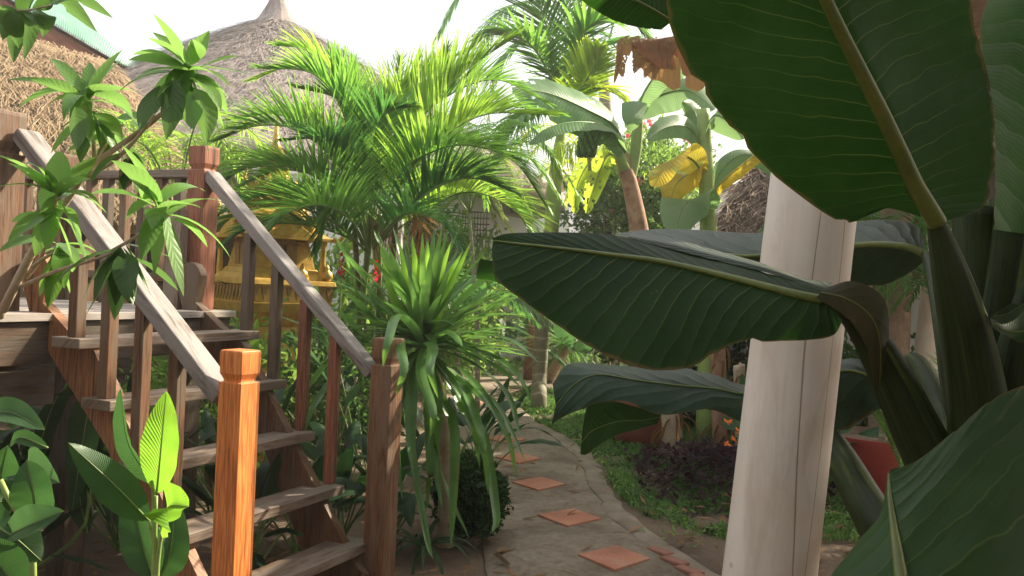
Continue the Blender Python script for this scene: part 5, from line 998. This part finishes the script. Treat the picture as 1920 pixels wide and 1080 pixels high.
whorl((356, 128, 2.1), 18, .115, dn=3, upf=.2); whorl((352, 150, 2.1), 10, .12, upf=-.3, dn=4); whorl((160, 182, 2.15), 16, .13, dn=3); whorl((175, 215, 2.2), 10, .11, upf=-.3, dn=4)
whorl((110, 362, 2.05), 15, .12, dn=2); whorl((300, 395, 1.95), 16, .145, dn=3); whorl((215, 240, 2.25), 8, .10, upf=-.2, dn=3); whorl((112, 470, 2.2), 12, .10, upf=-.3, dn=5, mt='mango')
whorl((230, 470, 2.0), 14, .12, upf=-.5, dn=7, mt='mangodark'); whorl((244, 290, 2.1), 7, .09, upf=-.6, dn=4, mt='mangodark'); whorl((100, 400, 2.1), 8, .10, upf=-.1, dn=3)
for q in [[(325, 145), (322, 200), (312, 262)], [(365, 165), (385, 210), (388, 268)], [(350, 175), (358, 205), (360, 242)], [(300, 160), (275, 200), (262, 245)], [(140, 200), (145, 240), (145, 282)]]:
    mb = MB(); ribbon(mb, cr(pp(*[(a, b, 2.05-.02*i) for i, (a, b) in enumerate(q)]), 14), .027, (1, R(-.4, .4), .1), .25, lance, 0, 3); mb.build('leaf', M['mangodark' if q[0][0] in (325, 300, 140) else 'mango'], sh, True)
t2 = empty('overhanging_branch', px(-40, -20, 2.0), 'leafy branch tip hanging in from the top left corner', 'branch')
mb = MB(); mb.tube(cr(pp((-60, -30, 2.0), (0, 15, 1.98), (45, 20, 1.96), (95, 10, 1.95)), 12), [.005-.0003*i for i in range(12)], 8); mb.build('branch', M['palebark'], t2, True); mb = MB()
for q in [[(20, 20), (25, 50), (35, 90)], [(40, 20), (55, 50), (45, 112)], [(45, 18), (70, 30), (78, 50)], [(60, 14), (120, 5), (182, 60)], [(90, 8), (150, 2), (212, 34)], [(10, 15), (12, 40), (5, 75)], [(0, 10), (18, 30), (22, 62)], [(30, 15), (60, -5), (110, -20)], [(45, 20), (30, 60), (25, 118)], [(70, 15), (85, 30), (80, 70)]]:
    ribbon(mb, cr(pp(*[(a, b, 1.95+R(-.03, .03)) for a, b in q]), 12), .021, (1, R(-.5, .5), R(-.3, .3)), .3, lance, 0, 2)
mb.build('leaf', M['mangodark'], t2, True)
# ================================================================== GIANT-LEAVED PLANT, FRONT RIGHT
gp = empty('giant_leaved_plant', px(1900, 1100, 1.75).to_2d().to_3d(), 'giant dark plant at front right with paddle leaves over the path and thick ribbed stalks', 'plant'); gp.location.z = 0; gb = gp.location
def gl(st_, mt, rib_px, parent=gp, label=None, bulge=.03, ripple=.02, rf=22, midm='midrib', n=52, wav=0):
    mb, Mc = leafgrid(st_, n, 8, bulge, ripple, rf, R(0, 6), wav); o = mb.build('leaf', M[mt], parent, True, label=label)
    k = len(Mc); m2 = MB(); m2.tube([p+(CAM-p).normalized()*.003 for p in Mc], [max(.0012, (rib_px[0]+(rib_px[1]-rib_px[0])*i/(k-1))*mpp(2.0)*.5) for i in range(k)], 10); m2.build('midrib', M[midm], o, True); return o
def S(*rows): return [(tuple(a), tuple(b), tuple(c)) for a, b, c in rows]
L1 = S([(1745, 412, 1.66), (1757, 418, 1.66), (1768, 415, 1.66)], [(1655, 390, 1.66), (1738, 385, 1.64), (1815, 402, 1.68)], [(1590, 418, 1.68), (1715, 345, 1.62), (1850, 378, 1.70)], [(1520, 382, 1.70), (1690, 290, 1.58), (1863, 310, 1.70)], [(1430, 308, 1.70), (1655, 215, 1.54), (1864, 225, 1.68)], [(1345, 205, 1.68), (1615, 135, 1.50), (1850, 130, 1.66)], [(1280, 110, 1.66), (1575, 55, 1.46), (1828, 55, 1.62)], [(1250, 10, 1.62), (1540, -20, 1.42), (1815, -20, 1.58)], [(1262, -90, 1.58), (1508, -95, 1.38), (1780, -100, 1.54)], [(1330, -220, 1.5), (1470, -200, 1.33), (1680, -230, 1.46)], [(1430, -300, 1.3), (1435, -302, 1.3), (1440, -300, 1.3)])
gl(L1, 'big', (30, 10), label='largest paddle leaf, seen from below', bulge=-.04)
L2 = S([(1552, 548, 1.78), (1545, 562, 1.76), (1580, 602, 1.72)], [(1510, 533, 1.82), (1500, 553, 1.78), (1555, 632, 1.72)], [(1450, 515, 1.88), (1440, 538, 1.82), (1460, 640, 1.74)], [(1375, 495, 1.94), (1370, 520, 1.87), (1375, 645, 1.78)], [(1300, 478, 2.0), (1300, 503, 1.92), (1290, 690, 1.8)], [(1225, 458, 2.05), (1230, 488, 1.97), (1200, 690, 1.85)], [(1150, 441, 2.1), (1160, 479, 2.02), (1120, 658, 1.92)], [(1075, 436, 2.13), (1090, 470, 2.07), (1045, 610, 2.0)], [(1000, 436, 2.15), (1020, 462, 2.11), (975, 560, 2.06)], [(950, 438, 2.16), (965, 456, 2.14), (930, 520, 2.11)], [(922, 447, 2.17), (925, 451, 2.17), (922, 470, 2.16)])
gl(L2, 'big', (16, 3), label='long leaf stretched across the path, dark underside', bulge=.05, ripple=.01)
mb, _ = leafgrid(S([(1552, 548, 1.78), (1549, 542, 1.79), (1560, 530, 1.84)], [(1510, 534, 1.82), (1505, 526, 1.84), (1500, 520, 1.95)], [(1440, 512, 1.88), (1430, 502, 1.9), (1425, 492, 2.02)], [(1340, 487, 1.96), (1335, 478, 1.98), (1330, 466, 2.1)], [(1260, 467, 2.02), (1255, 458, 2.04), (1258, 446, 2.16)], [(1180, 447, 2.08), (1178, 443, 2.09), (1185, 436, 2.2)]), 44, 5, .0, .10, 9, 1.2); mb.build('leaf_edge', M['bigtop'], gp, True, label='crinkled upper rim of the long leaf')
gl(S([(900, 485, 2.2), (925, 490, 2.2), (945, 470, 2.2)], [(893, 520, 2.2), (928, 515, 2.2), (965, 500, 2.2)], [(915, 524, 2.22), (935, 530, 2.22), (975, 545, 2.22)], [(950, 532, 2.24), (960, 535, 2.24), (985, 545, 2.24)]), 'big', (3, 2), label='folded tip of the long leaf', n=20)
gl(S([(1530, 558, 1.75), (1540, 548, 1.75), (1552, 538, 1.76)], [(1578, 588, 1.72), (1588, 560, 1.72), (1600, 527, 1.74)], [(1612, 625, 1.71), (1632, 592, 1.70), (1652, 552, 1.74)], [(1632, 680, 1.71), (1650, 640, 1.71), (1667, 598, 1.75)], [(1640, 740, 1.74), (1650, 720, 1.74), (1662, 690, 1.76)]), 'biglobe', (1, 1), label='brownish base lobe folded over the stalk', bulge=.03, n=24)
L3 = S([(1735, 470, 2.75), (1738, 478, 2.75), (1738, 485, 2.76)], [(1720, 425, 2.95), (1700, 463, 2.78), (1700, 515, 2.85)], [(1670, 412, 3.05), (1650, 458, 2.84), (1645, 537, 2.92)], [(1600, 416, 3.12), (1590, 461, 2.90), (1580, 530, 2.98)], [(1510, 428, 3.2), (1500, 470, 2.96), (1490, 535, 3.0)], [(1410, 437, 3.25), (1400, 480, 3.02), (1400, 540, 3.06)], [(1310, 431, 3.3), (1300, 468, 3.08), (1300, 520, 3.1)], [(1220, 430, 3.33), (1220, 453, 3.14), (1230, 480, 3.14)], [(1155, 438, 3.3), (1153, 441, 3.25), (1155, 446, 3.22)])
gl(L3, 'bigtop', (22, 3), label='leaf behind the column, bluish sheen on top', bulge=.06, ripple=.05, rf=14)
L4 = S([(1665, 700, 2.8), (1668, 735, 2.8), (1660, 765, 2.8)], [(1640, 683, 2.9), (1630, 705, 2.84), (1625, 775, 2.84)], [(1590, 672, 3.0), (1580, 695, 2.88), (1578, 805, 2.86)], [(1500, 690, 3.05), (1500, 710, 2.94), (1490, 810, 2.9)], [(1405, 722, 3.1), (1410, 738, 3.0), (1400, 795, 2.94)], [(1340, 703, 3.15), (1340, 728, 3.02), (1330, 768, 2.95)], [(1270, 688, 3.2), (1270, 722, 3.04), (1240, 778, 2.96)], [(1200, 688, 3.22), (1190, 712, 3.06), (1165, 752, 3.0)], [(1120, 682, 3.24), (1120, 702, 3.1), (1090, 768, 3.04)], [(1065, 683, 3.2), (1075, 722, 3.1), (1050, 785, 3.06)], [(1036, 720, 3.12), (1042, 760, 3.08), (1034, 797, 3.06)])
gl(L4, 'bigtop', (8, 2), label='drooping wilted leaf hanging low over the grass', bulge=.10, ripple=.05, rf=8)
gl(S([(1240, 776, 3.02), (1238, 782, 3.03), (1232, 795, 3.02)], [(1200, 765, 3.0), (1205, 788, 3.02), (1192, 806, 3.02)], [(1150, 752, 3.0), (1160, 790, 3.02), (1150, 818, 3.02)], [(1110, 757, 3.0), (1115, 805, 3.02), (1120, 838, 3.02)], [(1098, 770, 3.0), (1098, 820, 3.0), (1100, 852, 3.0)], [(1093, 800, 3.0), (1090, 830, 3.0), (1088, 852, 3.0)]), 'big', (1, 1), label='torn green flap under the wilted leaf', bulge=.03, n=30)
gl(S([(1600, 715, 2.95), (1640, 690, 2.9), (1664, 700, 2.85)], [(1595, 770, 2.95), (1625, 735, 2.88), (1668, 745, 2.84)], [(1572, 808, 2.95), (1605, 790, 2.9), (1650, 765, 2.86)], [(1560, 800, 3.0), (1575, 806, 2.98), (1590, 805, 2.96)]), 'biglobe', (2, 1), n=20)
L5 = S([(1663, 900, 1.25), (1666, 888, 1.25), (1671, 880, 1.25)], [(1650, 965, 1.22), (1668, 930, 1.2), (1722, 862, 1.27)], [(1612, 1010, 1.2), (1674, 975, 1.15), (1795, 803, 1.32)], [(1560, 1075, 1.17), (1682, 1030, 1.1), (1872, 742, 1.36)], [(1500, 1150, 1.14), (1692, 1095, 1.06), (1965, 715, 1.38)], [(1450, 1260, 1.1), (1712, 1190, 1.0), (2090, 730, 1.38)], [(1480, 1420, 1.05), (1750, 1330, .95), (2180, 900, 1.3)], [(1700, 1560, .95), (1800, 1500, .9), (2000, 1350, 1.1)], [(1850, 1600, .9), (1852, 1602, .9), (1855, 1600, .9)])
gl(L5, 'bigrib', (2, 26), label='large arching leaf at the bottom right, ribbed top side', bulge=.05, ripple=.012, n=60)
gl(S([(1862, 430, 1.72), (1930, 440, 1.8), (2000, 430, 1.9)], [(1866, 330, 1.70), (1950, 330, 1.78), (2060, 330, 1.9)], [(1862, 225, 1.68), (1960, 210, 1.76), (2080, 220, 1.9)], [(1846, 130, 1.66), (1960, 100, 1.74), (2090, 100, 1.9)], [(1836, 60, 1.64), (1965, 0, 1.72), (2080, -10, 1.9)], [(1856, -10, 1.62), (1965, -90, 1.7), (2050, -100, 1.85)], [(1920, -140, 1.6), (1960, -160, 1.66), (2000, -150, 1.8)]), 'bigrib', (12, 4), label='upright leaf cut by the right edge of the photo', bulge=-.05)
gl(S([(1240, 56, 1.9), (1260, 40, 1.88), (1290, -60, 1.9)], [(1200, 52, 1.9), (1210, 10, 1.86), (1230, -90, 1.9)], [(1150, 38, 1.9), (1165, -10, 1.85), (1190, -80, 1.9)], [(1105, 12, 1.9), (1125, -15, 1.86), (1150, -50, 1.9)], [(1090, 0, 1.9), (1092, -4, 1.9), (1096, -8, 1.9)]), 'big', (6, 2), label='tip of a leaf entering at the top edge')
gl(S([(1857, 598, 1.6), (1860, 606, 1.59), (1858, 612, 1.58)], [(1880, 606, 1.62), (1886, 620, 1.58), (1885, 630, 1.56)], [(1905, 598, 1.64), (1912, 622, 1.57), (1908, 640, 1.55)], [(1930, 572, 1.66), (1940, 615, 1.56), (1940, 650, 1.54)], [(1980, 540, 1.7), (1985, 600, 1.56), (1985, 670, 1.54)]), 'big', (2, 2), label='rolled young leaf at the right edge', bulge=.15, n=24)
gl(S([(1857, 598, 1.6), (1860, 594, 1.66), (1864, 588, 1.70)], [(1880, 606, 1.62), (1884, 590, 1.70), (1890, 572, 1.74)], [(1905, 598, 1.64), (1912, 575, 1.72), (1920, 555, 1.76)], [(1930, 572, 1.66), (1945, 550, 1.74), (1955, 530, 1.76)]), 'big', (1, 1), n=16)
def stalk(pts, name='petiole', flat=1, n=30, sides=18):
    mb = MB(); q = cr(pts, n); P = [px(a, b, d) for a, b, d, r in q]; b = len(mb.v); rr = [r*mpp(d) for a, b_, d, r in q]; mb.tube(P, rr, sides, flat=flat)
    # ribs: grooves along the stalk
    for i in range(len(P)):
        for j in range(sides):
            v = V(mb.v[i*sides+j]); c = P[i]; mb.v[i*sides+j] = tuple(c+(v-c)*(1+.035*(1 if j % 2 else -1)))
    for k, f in enumerate(mb.f): pass
    return mb.build(name, M['petiole'], gp, True)
def down(u, v, d, r): return [(u, v, d, r)]
stalk([(1752, 408, 1.66, 14), (1768, 460, 1.67, 24), (1790, 540, 1.68, 36), (1815, 640, 1.7, 46), (1838, 780, 1.72, 55), (1860, 1000, 1.74, 70), (1885, 1350, 1.76, 90), (1900, 1850, 1.78, 100)])
stalk([(1545, 560, 1.765, 8), (1585, 580, 1.77, 20), (1625, 625, 1.78, 30), (1672, 710, 1.78, 38), (1715, 800, 1.78, 44), (1760, 900, 1.78, 50), (1820, 1100, 1.78, 60), (1880, 1500, 1.8, 80), (1895, 1850, 1.8, 80)])
stalk([(1900, 380, 1.86, 40), (1888, 480, 1.85, 44), (1872, 600, 1.84, 46), (1868, 740, 1.82, 52), (1875, 1000, 1.82, 70), (1890, 1800, 1.82, 90)])
stalk([(1838, 400, 1.9, 50), (1836, 500, 1.88, 44), (1845, 620, 1.86, 44), (1858, 780, 1.84, 52), (1872, 1100, 1.84, 70), (1892, 1850, 1.84, 80)])
stalk([(1965, 470, 1.72, 20), (1935, 560, 1.74, 30), (1908, 680, 1.76, 42), (1898, 860, 1.78, 60), (1895, 1300, 1.8, 80), (1898, 1850, 1.8, 80)])
stalk([(1735, 476, 2.75, 8), (1752, 520, 2.6, 14), (1775, 620, 2.3, 22), (1800, 760, 2.1, 30), (1830, 1000, 1.95, 36), (1885, 1800, 1.85, 40)])
stalk([(1540, 800, 3.0, 22), (1580, 868, 2.85, 30), (1615, 930, 2.65, 34), (1655, 1000, 2.4, 40), (1740, 1150, 2.1, 46), (1860, 1600, 1.9, 50), (1890, 1850, 1.85, 50)])
stalk([(1668, 735, 2.8, 6), (1690, 690, 2.7, 10), (1720, 680, 2.5, 16), (1760, 760, 2.2, 24), (1800, 900, 2.0, 34), (1880, 1500, 1.85, 40)])

# thin haze volume added for the pale lens veil over the distance
mb = MB(); mb.box(V((-175, -170, -1.6)), V((350, 0, 0)), V((0, 350, 0)), Z*9.2)
hz = bpy.data.materials.new('haze'); hz.use_nodes = True; hn = hz.node_tree.nodes; hn.clear(); ho = hn.new('ShaderNodeOutputMaterial'); hv = hn.new('ShaderNodeVolumePrincipled')
hv.inputs['Color'].default_value = (.96, .97, .98, 1); hv.inputs['Density'].default_value = .0032; hv.inputs['Anisotropy'].default_value = .35; hz.node_tree.links.new(hv.outputs[0], ho.inputs['Volume'])
prop(mb.build('haze', hz), kind='stuff')
